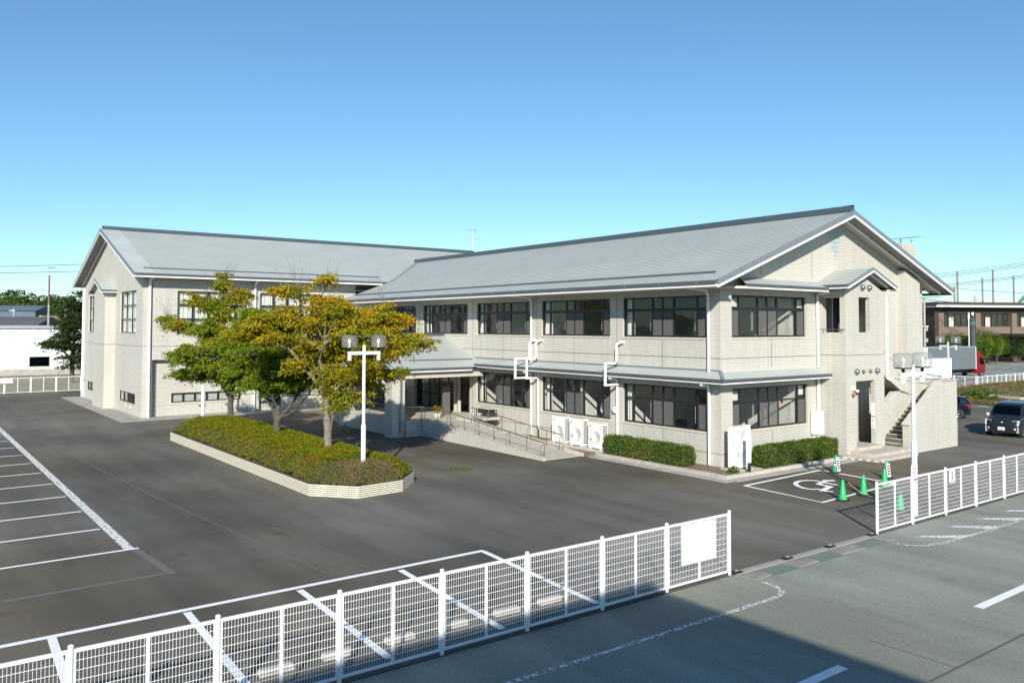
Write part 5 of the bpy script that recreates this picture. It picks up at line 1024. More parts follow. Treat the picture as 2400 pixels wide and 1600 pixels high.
# ================================================================== CONES
def cone_meshes():
    c = MB().lathe((0, 0, 0), [(.145, .045), (.13, .06), (.045, .66), (.03, .70), (0, .705)], 18)
    b = MB().prism([(-.19, -.15, 0), (-.15, -.19, 0), (.15, -.19, 0), (.19, -.15, 0), (.19, .15, 0), (.15, .19, 0), (-.15, .19, 0), (-.19, .15, 0)], (0, 0, .045))
    bands = []
    for z0, z1 in ((.28, .36), (.44, .52)):
        r = lambda z: .13 - (z - .06) / .6 * .085 + .003
        bands.append(MB().lathe((0, 0, 0), [(r(z0), z0), (r(z1), z1)], 18))
    return c, b, bands
C_, Bs, Bd = cone_meshes(); cm, bm_, bd = C_.mesh('cone_body', 'cone_green'), Bs.mesh('base', ['rubber']), [x.mesh('white_band', 'sign_white') for x in Bd]
WT = MB().lathe((0, 0, 0), [(.068, .535), (.049, .66), (.034, .704), (0, .709)], 18).mesh('white_tip', 'sign_white')
def cone(x, y, label, banded=False, placard=None, tip=False):
    t = thing('traffic_cone', (x, y, .009), label, 'traffic cone', 'green traffic cones'); t.rotation_euler.z = random.uniform(-.3, .3)
    def ch(n, m):
        o = bpy.data.objects.new(n, m); COL.objects.link(o); o.parent = t; return o
    ch('cone_body', cm); ch('base', bm_)
    if banded: [ch('white_band', q) for q in bd]
    if tip: ch('white_tip', WT)
    if placard:
        t.rotation_euler.z = placard; pl = MB().obox((-.02, -.165, .34), (.075, 0, 0), (0, .006, .02), (0, .04, .23)).build('placard', 'sign_white', t, local=True)
        for k in range(4): MB().obox((-.02, -.192 + .014 * k * 1.3 - .008, .20 + .095 * k), (.055, 0, 0), (0, .002, .0), (0, .005, .033)).build('mark', 'ink', pl, local=True)
    return t
cone(30.89, 19.23, 'green white-banded cone with a lettered placard at the stair end of the bar', True, -.35)
cone(31.35, 17.35, 'green white-banded cone with a placard holding the fence end of the striped bar', True, -.5)
cone(27.6, 16.12, 'plain green cone standing alone on the long line of the wheelchair bay'); cone(25.95 + .2, 16.03, 'plain green cone at the driveway corner of the wheelchair bay')
cone(29.5, 16.4, 'plain green cone seen through the corner of the street fence top rail'); cone(26.2, 14.05, 'green cone with a white tip behind the street fence wires', tip=True)
t = thing('striped_bar', (31.1, 18.3, .7), 'green and white striped barrier bar laid between two cones', 'barrier bar')
a, b = Vector((30.89, 19.23, .62)), Vector((31.35, 17.35, .62))
for k in range(13):
    MB().tube([a.lerp(b, k / 13), a.lerp(b, (k + 1) / 13)], .018, 8).build('stripe', 'sign_white' if k % 2 == 0 else 'net_green', t)
o = MB().tube([(26.6, 16.1, .55), (27.0, 15.9, .2), (27.35, 15.5, .02), (27.2, 14.9, .02)], .009, 6).build('rope', 'yellow_wall', org=Vector((27, 15.5, 0))); tag(o, 'yellow rope trailing from a green cone onto the asphalt', 'rope')

# ================================================================== VEHICLES
def loft(stations, mirror=True):
    """stations: list of (x, [(y,z)...]) half sections from sill to roof centre"""
    mb = MB(); n = len(stations[0][1]); k = len(stations)
    V = []
    for x, sec in stations: V += [(x, y, z) for y, z in sec] + [(x, -y, z) for y, z in sec]
    F = []
    for i in range(k - 1):
        for j in range(n - 1):
            a = i * 2 * n + j; b = (i + 1) * 2 * n + j; F.append((a, b, b + 1, a + 1)); a += n; b += n; F.append((a, a + 1, b + 1, b))
    for i in (0, k - 1):
        o = i * 2 * n; F.append(tuple([o + j for j in range(n)] + [o + n + j for j in range(n - 1, -1, -1)]))
    mb.add(V, F, 0, True); return mb
def vehicle(loc, rz, label, L, Wd, prof, paint, wheels, wr, name='car'):
    """prof rows: x, z_sill, z_belt, z_roof (== belt when no cabin), width factor at roof"""
    t = thing(name, loc, label, name.replace('_', ' '), None, rz); st = []
    for x, zs, zb, zr, wk, wb in prof:
        h = Wd / 2 * wb; st.append((x, [(h * .94, zs), (h * .995, zs + (zb - zs) * .3), (h, zs + (zb - zs) * .62), (h * .975, zb - .03), (h * .955, zb), (h * (wk + .02), zr - .10 if zr > zb + .15 else zr - .004), (h * (wk - .06), zr - .02 if zr > zb + .15 else zr - .002), (h * .4, zr), (0, zr)]))
    body = loft(st).build('body', paint, t, local=True)
    m = body.modifiers.new('smooth', 'SUBSURF'); m.levels = 2; m.render_levels = 2
    for sx in wheels:
        for s in (-1, 1):
            w_ = MB().lathe((sx, s * (Wd / 2 - .065), wr), [(wr * .62, .10), (wr * .9, .10), (wr, .07), (wr, -.07), (wr * .9, -.10)], 22, axis='y').build('wheel', 'rubber', t, local=True)
            MB().lathe((sx, s * (Wd / 2 - .065), wr), [(wr * .66, s * .10), (wr * .6, s * .085), (wr * .2, s * .075), (0, s * .10)], 22, axis='y').build('rim', 'chrome', w_, local=True)
            MB().lathe((sx, s * (Wd / 2 - .14), wr), [(0, s * .155), (wr * 1.13, s * .155), (wr * 1.13, 0)], 22, axis='y').build('wheel_arch', 'dark_gap', t, local=True)
    return t
# dark minivan, front towards -x (local +x is forward)
vp = [(1.98, .30, .62, .66, .80, .72), (1.93, .24, .80, .84, .82, .90), (1.75, .22, .92, .95, .84, .97), (1.45, .22, .98, 1.01, .85, 1.0), (1.12, .22, 1.03, 1.08, .85, 1.0), (.62, .22, 1.04, 1.62, .84, 1.0), (.40, .22, 1.04, 1.72, .84, 1.0), (0, .22, 1.04, 1.76, .84, 1.0), (-.9, .22, 1.04, 1.77, .84, 1.0), (-1.7, .24, 1.04, 1.74, .84, 1.0), (-2.0, .28, 1.04, 1.66, .82, .96), (-2.1, .34, 1.0, 1.4, .80, .92)]
vloc = Vector((50.0, 20.35, 0)); VH = R(187)
V = vehicle((vloc.x, vloc.y, 0), VH, 'dark blue-grey minivan with bright headlamp parked beyond the outside stair', 4.1, 1.69, vp, 'van_paint', (1.3, -1.35), .31, 'minivan')
MB().add([(1.115, -.70, 1.09), (1.115, .70, 1.09), (.63, .60, 1.60), (.63, -.60, 1.60)], [(0, 1, 2, 3)]).build('windscreen', 'car_glass', V, local=True).location = (.035, 0, .02)
for s in (-1, 1):
    for a, b in (((.98, .5), (.12, .5)), ((.05, 0), (-.85, 0)), ((-.92, 0), (-1.7, 0))):
        x0, x1 = a[0], b[0]; top0 = x0 - (.45 if x0 > .5 else .05); MB().add([(x0, s * .842, 1.07), (x1, s * .842, 1.07), (x1 + .03, s * .735, 1.60), (top0, s * .735, 1.60)], [(0, 1, 2, 3)]).build('side_window', 'car_glass', V, local=True)
    MB().lathe((.85, s * .98, 1.08), [(0, -.1), (.08, -.08), (.10, 0), (.08, .08), (0, .1)], 10).build('mirror', 'headlamp', V, local=True)
    MB().prism([(1.86, s * .44, .70), (1.86, s * .80, .66), (1.74, s * .83, .92), (1.80, s * .50, .90)], (.07, 0, -.02)).build('headlight', 'headlamp', V, local=True)
    MB().lathe((1.9, s * .62, .46), [(0, .07), (.06, .06), (.07, 0)], 12, axis='x').build('fog_lamp', 'headlamp', V, local=True)
    MB().box(1.83, 1.92, s * .34, s * .80, .26, .58).build('bumper_corner', 'truck_silver', V, local=True)
MB().box(1.88, 1.965, -.42, .42, .72, .86).build('grille', 'frame', V, local=True); MB().box(1.90, 1.975, -.42, .42, .78, .80).build('grille_bar', 'chrome', V, local=True)
MB().lathe((1.975, 0, .79), [(0, .012), (.05, .008), (.055, 0)], 12, axis='x').build('badge', 'chrome', V, local=True)
MB().box(1.95, 1.99, -.34, .34, .24, .56).build('bumper_intake', 'frame', V, local=True)
pl = MB().box(1.991, 2.0, -.165, .165, .38, .545).build('number_plate', 'sign_white', V, local=True)
for k in range(4): MB().box(2.001, 2.003, -.11 + k * .055, -.075 + k * .055, .41, .48).build('plate_mark', 'net_green', pl, local=True)
# dark hatchback, seen from the rear quarter
cp_ = [(2.0, .30, .60, .64, .8, .8), (1.85, .24, .74, .78, .84, .95), (1.4, .22, .86, .90, .86, 1.0), (1.0, .22, .92, .97, .86, 1.), (.45, .22, .95, 1.38, .82, 1.), (0, .22, .96, 1.49, .80, 1.), (-.7, .22, .97, 1.50, .80, 1.), (-1.4, .23, .97, 1.44, .79, 1.), (-1.8, .26, .96, 1.25, .78, .97), (-1.95, .32, .9, 1.0, .8, .92)]
Cc = vehicle((55.6, 27.2, 0), R(115), 'dark blue hatchback half hidden behind the outside stair wall', 3.9, 1.68, cp_, 'car_paint', (1.25, -1.25), .30, 'hatchback')
for s in (-1, 1):
    for x0, x1 in ((.85, .02), (-.05, -.8), (-.86, -1.35)): MB().add([(x0, s * .835, 1.0), (x1, s * .835, 1.0), (x1 + .06, s * .70, 1.38), (x0 - (.4 if x0 > .5 else .03), s * .70, 1.38)], [(0, 1, 2, 3)]).build('side_window', 'car_glass', Cc, local=True)
    MB().box(-1.93, -1.7, s * .62, s * .80, .72, .95).build('tail_light', 'tail_red', Cc, local=True)
    MB().box(-.75, -.58, s * .845, s * .87, .82, .86).build('door_handle', 'chrome', Cc, local=True)
MB().add([(-1.86, -.6, 1.0), (-1.86, .6, 1.0), (-1.5, .55, 1.42), (-1.5, -.55, 1.42)], [(0, 1, 2, 3)]).build('rear_window', 'car_glass', Cc, local=True).location = (-.08, 0, .0)
# box truck
p = G(2283, 884); T = thing('box_truck', (p.x - 2.6, 47.2, 0), 'grey box truck with a dark red cab on the far road', 'truck', None, R(-5))
MB().box(-6.5, 3.2, -1.15, 1.15, 1.0, 3.55).build('cargo_box', 'truck_gray', T, local=True); MB().box(-6.5, 3.2, -1.16, 1.16, 3.551, 3.62).build('box_roof', 'truck_silver', T, local=True); MB().box(3.2, 3.3, -1.17, 1.17, .95, 3.62).build('corner_post', 'white', T, local=True); MB().box(-6.6, -6.5, -1.17, 1.17, .95, 3.62).build('corner_post', 'white', T, local=True)
MB().box(-6.3, 5.3, -.45, .45, .55, .999).build('chassis', 'frame', T, local=True)
cab = MB().prism([(3.45, -1.08, .45), (5.35, -1.08, .45), (5.40, -1.08, 1.35), (5.05, -1.08, 2.45), (4.8, -1.08, 2.62), (3.45, -1.08, 2.75)], (0, 2.16, 0)).build('cab', 'truck_red', T, local=True)
MB().prism([(3.45, -1.0, 2.75), (4.8, -1.0, 2.62), (3.5, -1.0, 3.3)], (0, 2., 0)).build('wind_deflector', 'truck_red', T, local=True)
for s in (-1, 1): MB().add([(4.1, s * 1.085, 1.5), (5.15, s * 1.085, 1.45), (4.9, s * 1.085, 2.3), (4.1, s * 1.085, 2.3)], [(0, 1, 2, 3)]).build('cab_window', 'car_glass', T, local=True); MB().box(5.3, 5.5, s * 1.25 - .1, s * 1.25 + .1, 1.6, 2.1).build('mirror', 'frame', T, local=True); MB().box(4.15, 4.35, s * 1.085, s * 1.1, 1.25, 1.32).build('door_handle', 'chrome', T, local=True)
MB().add([(5.405, -.98, 1.4), (5.405, .98, 1.4), (5.08, .95, 2.38), (5.08, -.95, 2.38)], [(0, 1, 2, 3)]).build('windscreen', 'car_glass', T, local=True)
for sx in (4.5, -3.6, -4.7):
    for s in (-1, 1):
        w_ = MB().lathe((sx, s * .95, .45), [(.26, .13), (.42, .13), (.45, .1), (.45, -.1), (.42, -.13), (.26, -.13)], 18, axis='y').build('wheel', 'rubber', T, local=True); MB().lathe((sx, s * .95, .45), [(.26, s * .12), (.12, s * .05), (0, s * .08)], 16, axis='y').build('rim', 'chrome', w_, local=True)
# small white van parked in front of the truck
q = atd(2176, 890, 89); WV = thing('white_van', (q.x, q.y, 0), 'white box van partly hidden behind the outside stair', 'van', None, R(172))
MB().box(-2.6, 1.7, -.95, .95, .45, 2.55).build('cargo_box', 'sign_white', WV, local=True); MB().prism([(1.7, -.9, .45), (3.0, -.9, .45), (3.05, -.9, 1.1), (2.5, -.9, 1.9), (1.7, -.9, 2.0)], (0, 1.8, 0)).build('cab', 'sign_white', WV, local=True); MB().box(-2.6, 1.7, -.952, .952, 2.551, 2.6).build('roof', 'truck_silver', WV, local=True)
for sx in (2.3, -1.6):
    for s in (-1, 1): MB().lathe((sx, s * .8, .33), [(0, .1), (.33, .1), (.33, -.1), (0, -.1)], 16, axis='y').build('wheel', 'rubber', WV, local=True)

# ================================================================== VERGE, BACKGROUND RIGHT
vg = MB(); nx, ny = 30, 12; vs = []
for i in range(nx + 1):
    for k in range(ny + 1):
        x = 67 + i * (115 - 67) / nx; y = 14 + k * (36 - 14) / ny; vs.append((x, y, .02 + .75 * min(1, max(0, (x - 67) / 8)) * (.75 + .25 * math.sin(x * .7 + y * .5)) * min(1, (36.5 - y) / 3)))
vg.add(vs, [(i * (ny + 1) + k, (i + 1) * (ny + 1) + k, (i + 1) * (ny + 1) + k + 1, i * (ny + 1) + k + 1) for i in range(nx) for k in range(ny)], 0, True); struct('weedy_verge', vg, 'field')
vg2 = MB().poly([(67, 36, .01), (81.3, 36, .01), (81.3, 44.8, .01), (67, 44.8, .01)]); struct('weedy_verge', vg2, 'field')
g = np.random.default_rng(17); n = 60000; X = 67 + g.random(n) ** 1.3 * 34; Y = 15 + g.random(n) * 21; Z = .1 + .75 * np.clip((X - 67) / 8, 0, 1) * np.clip((36.5 - Y) / 3, 0, 1) + g.random(n) * .14
tag_ = leaves(np.stack([X, Y, Z], 1), .06, 1.3, 17, 'leaf_verge', 'verge_grass', None, org=Vector((70, 25, 0)), kind='stuff'); tag_['label'] = 'dry green weeds covering the verge'; tag_['category'] = 'grass'
for k, (px, py, l) in enumerate(((2300, 935, 'bright green bush at the foot of the weedy verge behind the hatchback'),)):
    p = G(px, py + 6); tuft((p.x, p.y, .1), l, 700, 1.6, 1.1, 'leaf_hedge', 50 + k, .12)
o = MB().bar((68.9, 27.5, .5), (74, 15, .75), .25, .2).bar((69.5, 30, .55), (68.9, 27.5, .5), .25, .2).build('concrete_edging', 'concrete', org=Vector((70, 24, .5))); tag(o, 'old concrete edging line across the weedy verge', 'edging')
marking('parking_line', [([G(2292, 951).to_2d(), G(2318, 953).to_2d()], .25)], 'paint', .006); marking('parking_line', [([G(2243, 1032).to_2d(), G(2325, 1040).to_2d()], .12)], 'paint_ghost', .006)
marking('edge_line', [([G(2250, 898).to_2d(), G(2330, 888).to_2d()], .3), ([G(2300, 905).to_2d(), G(2400, 893).to_2d()], .3), ([G(2330, 900).to_2d(), G(2400, 897).to_2d()], .6)], 'paint_worn', .0)
marking('centre_line', [([G(2312, 861).to_2d(), G(2330, 860.5).to_2d()], .4), ([G(2345, 862).to_2d(), G(2366, 862).to_2d()], .4), ([G(2374, 864).to_2d(), G(2390, 864).to_2d()], .4), ([G(2325, 850).to_2d(), G(2350, 850).to_2d()], .5), ([G(2360, 852).to_2d(), G(2400, 853).to_2d()], .5)], 'paint', -.008)
# brown two-storey building beyond the road
BB = atd(2198, 842, 142); bx0, by0 = BB.x, BB.y
S = 142 / FPX
K = thing('brown_building', (bx0, by0, 0), 'low brown office building with white eaves line beyond the far road', 'building')
ex = Vector((math.sin(R(115)), math.cos(R(115)), 0))            # along the facade
ey = Vector((-ex.y, ex.x, 0))
if ey.dot(FW) < 0: ey = -ey
def kb(mb, u0, u1, d0, d1, z0, z1, m=0):
    o_ = Vector((bx0, by0, 0)); return mb.obox(o_ + ex * (u0 + u1) / 2 + ey * (d0 + d1) / 2 + Vector((0, 0, (z0 + z1) / 2)), ex * (u1 - u0) / 2, ey * (d1 - d0) / 2, Vector((0, 0, (z1 - z0) / 2)), m)
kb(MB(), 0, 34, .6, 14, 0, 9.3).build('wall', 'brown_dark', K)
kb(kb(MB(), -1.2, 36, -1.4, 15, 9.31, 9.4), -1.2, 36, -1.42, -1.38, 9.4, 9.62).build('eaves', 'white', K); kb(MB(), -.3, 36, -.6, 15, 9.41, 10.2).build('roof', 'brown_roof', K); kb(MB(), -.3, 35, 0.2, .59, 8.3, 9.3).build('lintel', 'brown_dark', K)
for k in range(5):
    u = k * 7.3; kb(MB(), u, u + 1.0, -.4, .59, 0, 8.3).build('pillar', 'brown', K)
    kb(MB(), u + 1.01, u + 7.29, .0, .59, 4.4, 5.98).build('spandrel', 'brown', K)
    wv = kb(MB(), u + 1.1, u + 7.2, .35, .42, 6.0, 8.28).build('window', 'glass', K); 
    for q_ in range(5): kb(MB(), u + 1.2 + q_ * 1.25, u + 1.27 + q_ * 1.25, .28, .34, 6.0, 8.25).build('mullion', 'frame', wv)
    kb(MB(), u + 2.5, u + 3.6, .43, .46, 6.0, 7.6).build('curtain', 'interior', wv)
kb(kb(MB(), 12, 40, -7, -.5, 4.3, 4.8, 0), 12, 40, -7.03, -7.01, 4.75, 4.95, 1).build('canopy', ['brown_roof', 'white'], K); kb(MB(), 16, 17, -6, -5, 0, 4.29).build('canopy_pillar', 'brown_dark', K)
kb(MB(), -9, -3.4, 2, 8, 0, 5.9).build('annex', 'brown', K); kb(MB(), -3.39, -.05, 3, 8, 0, 5.7).build('annex_link', 'brown_dark', K); kb(MB(), -4, -.2, 1.9, 8.2, 5.91, 6.1).build('annex_roof', 'white', K)
def bush(px, py, depth, ru, rz, label, n=2500, seed=60, lm='leaf_far', size=.095, name='shrub'):
    c = atd(px, py, depth); c.z = max(c.z, rz * .9); n = n * 2; g_ = np.random.default_rng(seed); d = g_.normal(size=(n, 3)); d /= np.linalg.norm(d, axis=1)[:, None]; q_ = g_.random(n)[:, None] ** .25
    lum = 1 + .18 * np.sin(d[:, :1] * 7 + seed) * np.sin(d[:, 1:2] * 6) ; P = np.array(c) + d * q_ * lum * np.array([ru, ru, rz]); P = P[P[:, 2] > .05]
    t_ = thing(name, (c.x, c.y, 0), label, 'shrub'); leaves(P, size, .8, seed, lm, 'foliage', t_); MB().tube([(c.x, c.y, 0), (c.x, c.y, c.z)], .12, 6).build('stem', 'bark_dark', t_); return t_
bush(2228, 808, 138, 2.2, 2.2, 'dark green shrub at the corner of the brown building', 3500, 61); bush(2255, 810, 138, 1.8, 2.1, 'green shrub beneath the first window of the brown building', 3000, 62); bush(2302, 804, 134, 2.4, 2.3, 'rounded green tree crown beside the round mirror pole', 5000, 63, 'leaf_hedge', .1); bush(2335, 806, 136, 2.0, 1.9, 'small green tree under the canopy of the brown building', 3600, 64, 'leaf_hedge', .1); bush(2385, 815, 140, 3, 1.8, 'dark shrub in the shade of the entrance canopy', 2500, 65, 'leaf_dark')
struct('far_pavement', MB().box(95, 300, 66.1, 70, -.02, .1), 'concrete')
p = G(2310, 843); o = MB().lathe((0, 0, 0), [(0, 0), (1.15, 0), (1.2, .2), (1.15, 3.0), (.9, 3.45), (0, 3.6)], 16).build('dark_kiosk', 'slate', org=Vector()); o.location = (p.x, p.y, 0); tag(o, 'dark rounded cabinet beside the far road behind the truck cab', 'cabinet')
p = atd(2281, 840, 118); t = thing('covered_pole', (p.x, p.y, 0), 'tall pole wrapped in a dark sleeve with white lamps at its top', 'pole')
MB().tube([(p.x, p.y, 0), (p.x, p.y, 6.9), (p.x, p.y, 7.6)], [.42, .42, .25], 12).build('sleeve', 'slate', t); c2 = p + RT * -.55; MB().tube([(c2.x, c2.y, 0), (c2.x, c2.y, 7.9)], .07, 8).build('rod', 'white', t); MB().tube([(c2.x, c2.y, 7.0), (c2.x, c2.y, 7.95)], .14, 8).tube([(p.x, p.y, 7.5), (p.x, p.y, 8.0)], .17, 8).build('lamp', 'white', t); MB().tube([(p.x, p.y, 6.3), (p.x, p.y, 6.6)], .43, 10).build('sticker', 'net_green', t)
p = atd(2168, 840, 110); t = thing('utility_pole', (p.x, p.y, 0), 'thin pale pole with small boxes right behind the gable corner', 'pole'); MB().tube([(p.x, p.y, 0), (p.x, p.y, 9.6)], .14, 10).build('pole', 'pole_concrete', t); [MB().box(p.x + .1, p.x + .5, p.y - .2, p.y + .2, zz_, zz_ + .5).build('box', 'gray_paint', t) for zz_ in (5.4, 3.9)]
# golf net poles and wires
for k, (px, top, dep) in enumerate(((2246.5, 636, 215), (2239, 672, 235), (2305, 650, 235), (2330, 632, 215), (2378.5, 646, 225))):
    p = atd(px, 800, dep); z = atd(px, top, dep).z; t = thing('net_pole', (p.x, p.y, 0), ('tall grey netting pole nearest the gable roof', 'shorter grey netting pole beside the one nearest the gable roof', 'grey netting pole in the middle of the row', 'tallest grey netting pole of the far row', 'grey netting pole beside the sloping green net')[k], 'pole', 'netting poles'); MB().tube([(p.x, p.y, 0), (p.x, p.y, z)], .26, 8).build('pole', 'net_pole', t)
a, b, c = atd(2386, 706, 225), atd(2440, 650, 225), atd(2440, 706, 225); t = thing('green_net', (a.x, a.y, 8), 'sloping green safety net at the golf range', 'net'); MB().prism([a, b, b + Vector((0, 0, -3.5)), a + Vector((0, 0, -.8))], tuple(FW * .1)).build('net', 'net_green', t); MB().tube([(c.x, c.y, 0), b], .25, 6).build('mast', 'net_pole', t)
p = atd(2285, 700, 190); t = thing('utility_pole', (p.x, p.y, 0), 'distant pole with crossarms behind the brown building', 'pole'); MB().tube([(p.x, p.y, 0), (p.x, p.y, atd(2285, 692, 190).z)], .16, 8).build('pole', 'pole_concrete', t); z = atd(2285, 702, 190).z; MB().bar(p + RT * -.9 + Vector((0, 0, z - p.z)), p + RT * .9 + Vector((0, 0, z - p.z)), .12, .12).build('crossarm', 'cable', t)
def wire(pts, r, label, sag=0., name='power_cable'):
    A, B_ = pts; n = 14; path = [A.lerp(B_, i / n) + Vector((0, 0, -sag * 4 * (i / n) * (1 - i / n))) for i in range(n + 1)]
    o = MB().tube(path, r, 5, caps=False).build(name, 'cable', org=A); return tag(o, label, 'cable', 'overhead cables')
for k, (x0, y0, x1, y1, dp) in enumerate(((2100, 651, 2460, 606, 120), (2100, 655, 2460, 611, 120), (2100, 659, 2460, 615, 120), (2100, 675, 2460, 636, 125), (2100, 677, 2460, 639, 125), (2100, 681, 2460, 642, 125), (2150, 664, 2460, 689, 105))):
    wire((atd(x0, y0, dp + 18), atd(x1, y1, dp)), .03, 'overhead power cable crossing the sky right of the gable roof', 0.25)
wire((atd(2120, 694, 100), atd(2270, 711, 105)), .045, 'thick dark cable dropping behind the gable eave', 0.1); wire((atd(2130, 700, 110), atd(2280, 712, 140)), .02, 'thin cable dropping behind the gable eave', .1)

# ================================================================== BACKGROUND LEFT
WH = thing('warehouse', (10, 113, 0), 'white corrugated warehouse behind the back fence', 'warehouse')
mb = MB(); x0w, x1w, yw = -40, 24, 113.0; n = 256; vs = []
for k in range(n + 1):
    x = x0w + (x1w - x0w) * k / n; y = yw - (.035 if k % 4 < 2 else 0); vs += [(x, y, .75), (x, y, 5.55)]
mb.add(vs, [(2 * k, 2 * k + 2, 2 * k + 3, 2 * k + 1) for k in range(n)]); mb.box(x0w, x1w, yw + .02, yw + 25, .7, 5.5); mb.build('wall', 'warehouse', WH)
MB().box(x0w, x1w + .05, yw - .06, yw + 25, 0, .74).build('plinth', 'concrete', WH); MB().box(x0w - .2, x1w + .2, yw - .25, yw + 25.2, 5.56, 5.9).build('roof_edge', 'truck_silver', WH)
p, q = onY(69, 836, yw - .1), onY(115, 858, yw - .1); wn = MB().box(p.x, q.x, yw - .09, yw - .05, q.z, p.z).build('window', 'frame', WH); MB().box(p.x + .08, q.x - .08, yw - .11, yw - .10, q.z + .08, p.z - .08).build('pane', 'car_glass', wn)
MB().box(p.x - .1, q.x + .1, yw - .12, yw - .04, q.z - .12, q.z - .01).build('sill', 'warehouse', wn)
t = tree((15.6, 97), 0, 'dark evergreen tree growing behind the left end of the hall', [([(0, 0, 0), (0, 0, 2.5), (.2, 0, 5), (.3, 0, 8)], .25, .05), ([(0, 0, 2.2), (-1.2, 0, 3.5), (-2.4, 0, 4.2)], .1, .03), ([(0, 0, 3), (1.3, 0, 4.5), (2.4, 0, 5.5)], .1, .03), ([(0, 0, 2.), (-.2, -1.4, 3.5), (-.2, -2.2, 4.5)], .1, .03)],
         [(.9, 0, 7.2, 2.3, 2.2, 1.9, 34), (.4, 0, 4.8, 2.4, 2.4, 1.8, 44), (-1.6, 0, 4.0, 1.2, 1.2, .6, 12), (.4, 0, 2.3, 1.4, 1.5, 1.0, 20), (1.8, 0, 8.8, 1.2, 1.2, .9, 10)], 'leaf_dark', 71, 26000, 'bark_dark', leaf=.11, density=1., padr=(.6, 1.1))
# forested hill
hl = MB(); nx = 40; vs = []
for i in range(nx + 1):
    px = -260 + i * 620 / nx; top = 690 - 6 * math.sin(px * .018 + 1.2) - 4 * math.sin(px * .05) + max(0, (px - 130)) * .10
    a = atd(px, 762, 480); a.z = -1; b = atd(px, top + 14, 520); c_ = atd(px, top + 16, 600); vs += [a, b, c_]
hl.add(vs, [(3 * i + j, 3 * i + 3 + j, 3 * i + 4 + j, 3 * i + 1 + j) for i in range(nx) for j in range(2)], 0, True); struct('hill', hl, 'leaf_far')
g = np.random.default_rng(23); pts = []
for k in range(520):
    px = g.uniform(-240, 330); top = 690 - 6 * math.sin(px * .018 + 1.2) - 4 * math.sin(px * .05) + max(0, (px - 130)) * .10
    f = g.random() ** .8; py = top + 3 + f * 62; dep = 520 - f * 36; c = np.array(atd(px, py + 4, dep)); r = g.uniform(2.2, 4.2); m = 90; d = g.normal(size=(m, 3)); d[:, 2] = np.abs(d[:, 2]) - .25; d /= np.linalg.norm(d, axis=1)[:, None]; pts.append(c + d * r * g.uniform(.8, 1.1, (m, 1)))
o = leaves(np.concatenate(pts), .85, .6, 23, 'leaf_far', 'forest', None, org=atd(0, 740, 500), kind='stuff'); o['label'] = 'dense green wood covering the far hill'; o['category'] = 'forest'
# houses between
def house(px0, px1, py_eave, py_ridge, dep, wall, roof, label, dpt=8., windows=0, gable=False, bands=0):
    a, b = atd(px0, py_eave, dep), atd(px1, py_eave, dep); ze = a.z; zr = atd(px0, py_ridge, dep).z; ux = (b - a); ux.z = 0; L = ux.length; ux.normalize(); uy = Vector((FW.x, FW.y, 0)).normalized(); uy = (uy - ux * uy.dot(ux)).normalized()
    t_ = thing('house', (a.x, a.y, 0), label, 'house'); o_ = Vector((a.x, a.y, 0))
    MB().obox(o_ + ux * L / 2 + uy * dpt / 2 + Vector((0, 0, ze / 2)), ux * L / 2, uy * dpt / 2, Vector((0, 0, ze / 2))).build('wall', wall, t_)
    r = MB(); Z = Vector((0, 0, 1))
    if gable: r.prism([o_ - ux * .4 + Z * ze - uy * .3, o_ + ux * (L + .4) + Z * ze - uy * .3, o_ + ux * L / 2 + Z * zr - uy * .3], uy * (dpt + .6))
    else: r.prism([o_ - ux * .5 - uy * .6 + Z * (ze), o_ - ux * .5 + uy * dpt / 2 + Z * zr, o_ - ux * .5 + uy * (dpt + .6) + Z * ze], ux * (L + 1))
    r.build('roof', roof, t_)
    for k in range(windows):
        c0 = o_ + ux * (L * (k + .5) / windows) - uy * .05
        for lv in range(2):
            w_ = MB().obox(c0 + Z * (ze * (.36 if lv else .72)), ux * 1.1, uy * .06, Z * .65).build('window', 'frame', t_)
    if gable:
        MB().prism([o_ + ux * .1 - uy * .32 + Z * (ze + .05), o_ + ux * (L - .1) - uy * .32 + Z * (ze + .05), o_ + ux * L / 2 - uy * .32 + Z * (zr - .3)], -uy * .05).build('gable', wall, t_)
    return t_
house(-120, 83, 728, 715, 330, 'blue_wall', 'blue_wall', 'long blue-grey apartment block below the wooded hill', 14, 9)
house(-60, 80, 765, 741, 150, 'slate', 'tile_roof', 'dark weathered tiled house roof just above the warehouse', 10)
house(82, 109, 751, 739, 230, 'yellow_wall', 'yellow_wall', 'small house with a yellow gable end behind the utility pole', 8, 0, True)
house(80, 128, 766, 752, 190, 'tile_roof', 'tile_roof', 'low dark roofed shed right of the weathered house', 8); house(112, 175, 770, 751, 170, 'concrete_light', 'concrete_light', 'pale gabled shed beside the dark evergreen tree', 8, 0, True)
p = atd(113, 780, 140); t = thing('utility_pole', (p.x, p.y, 0), 'tall utility pole rising above the white warehouse', 'pole'); zt_ = atd(113, 645, 140).z
MB().tube([(p.x, p.y, 0), (p.x, p.y, zt_ - 5)], [.19, .16], 10).build('pole', 'pole_concrete', t); MB().tube([(p.x, p.y, zt_ - 5), (p.x, p.y, zt_)], .14, 10).build('steel_top', 'pole_rust', t); zz = atd(113, 627, 140).z; MB().tube([(p.x, p.y, zt_), (p.x, p.y, zz)], .05, 8).build('mast', 'gray_paint', t); q = Vector((p.x, p.y, zz)); MB().bar(q - RT * .25, q + RT * .85, .18, .10).build('top_arm', 'cable', t)
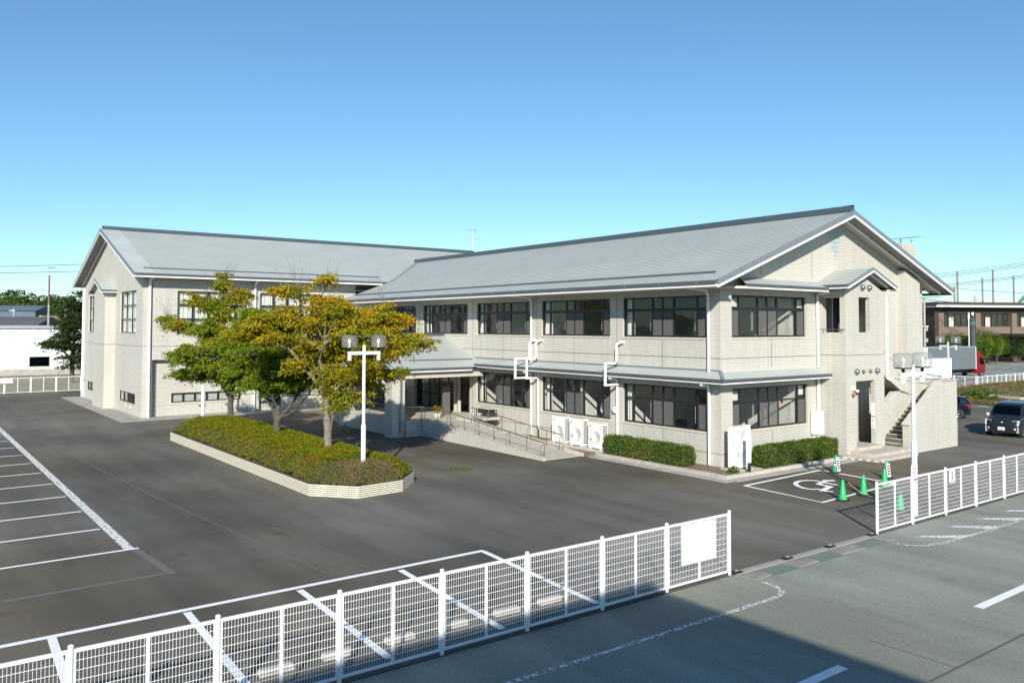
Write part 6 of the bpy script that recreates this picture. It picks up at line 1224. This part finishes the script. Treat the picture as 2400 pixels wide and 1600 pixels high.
for px, py, dep, l in ((31, 722, 210, 'short pole with pale crossarms before the blue-grey block'), (153, 714, 230, 'short pale pole before the trees left of the hall')):
    p = atd(px, 770, dep); z = atd(px, py, dep).z; t = thing('utility_pole', (p.x, p.y, 0), l, 'pole'); MB().tube([(p.x, p.y, 0), (p.x, p.y, z)], .16, 8).build('pole', 'gray_paint', t)
    MB().bar(Vector((p.x, p.y, z - .6)) - RT * 1.1, Vector((p.x, p.y, z - .6)) + RT * .4, .15, .15).build('crossarm', 'white', t)
for k, (y0, y1, dp, r_) in enumerate(((624, 617, 120, .04), (639, 633, 120, .04), (678, 681, 170, .03), (716, 708, 150, .025))):
    wire((atd(-200, y0 + 2, dp), atd(260, y1, dp + 12)), r_, 'overhead power cable crossing the sky left of the hall', .15)
# tv antenna on the hall ridge
c = onY(1108, 592, 66.1); t = thing('tv_antenna', (c.x, 66.1, LZ + .2), 'television antenna mast on the hall roof ridge', 'antenna'); z1 = onY(1108, 540, 66.1).z; z2 = onY(1108, 563, 66.1).z
MB().tube([(c.x, 66.1, LZ), (c.x, 66.1, z1)], .028, 8).build('mast', 'white_metal', t)
b1 = MB(); d1 = Vector((.9, .35, .10)); m = Vector((c.x, 66.1, z1)); b1.tube([m - d1 * .7, m + d1 * .45], .02, 6); e = m + d1 * .45
b1.tube([e + Vector((0, 0, -.35)), e + Vector((0, 0, .12))], .02, 6)
for k in range(9): q = m - d1 * .7 + d1 * 1.1 * k / 9; b1.tube([q + Vector((.05, -.1, 0)), q - Vector((.05, -.1, 0))], .01, 5)
b1.build('upper_boom', 'cable', t)
b2 = MB(); m = Vector((c.x, 66.1, z2)); d2 = Vector((.8, -.3, .22)); b2.tube([m - d2 * .7, m + d2 * .8], .022, 6)
for k in range(6): q = m - d2 * .7 + d2 * 1.5 * k / 5; ll = .3 + .16 * k; b2.tube([q + Vector((.55, .85, 0)) * ll, q - Vector((.55, .85, 0)) * ll], .012, 5)
b2.tube([m + d2 * .45, (c.x, 66.1, z2 - .9)], .012, 5).tube([m - d2 * .25, (c.x, 66.1, z2 - .9)], .012, 5); b2.build('lower_boom', 'truck_silver', t)
# the building behind the camera, whose shadow lies on the road
LS = 22.; cx_, cy_ = 14.0 - math.sin(SUN_HEAD) * LS, 13.5 - math.cos(SUN_HEAD) * LS; ch_ = LS * math.tan(SUN_EL)
SB = thing('facing_building', (cx_ - 10, cy_ - 6, 0), 'plain flat-roofed building across the street whose shadow falls on the road', 'building')
MB().box(cx_ - 30, cx_ - .3, cy_ - 14, cy_ - .3, 0, ch_ - .2).build('wall', 'shade_building', SB); MB().box(cx_ - 30.3, cx_, cy_ - 14.3, cy_, ch_ - .199, ch_).build('roof_slab', 'concrete', SB)
for k in range(6): MB().box(cx_ - 28 + k * 4.5, cx_ - 25.2 + k * 4.5, cy_ - .3, cy_ - .26, 5, 7).build('window', 'car_glass', SB)
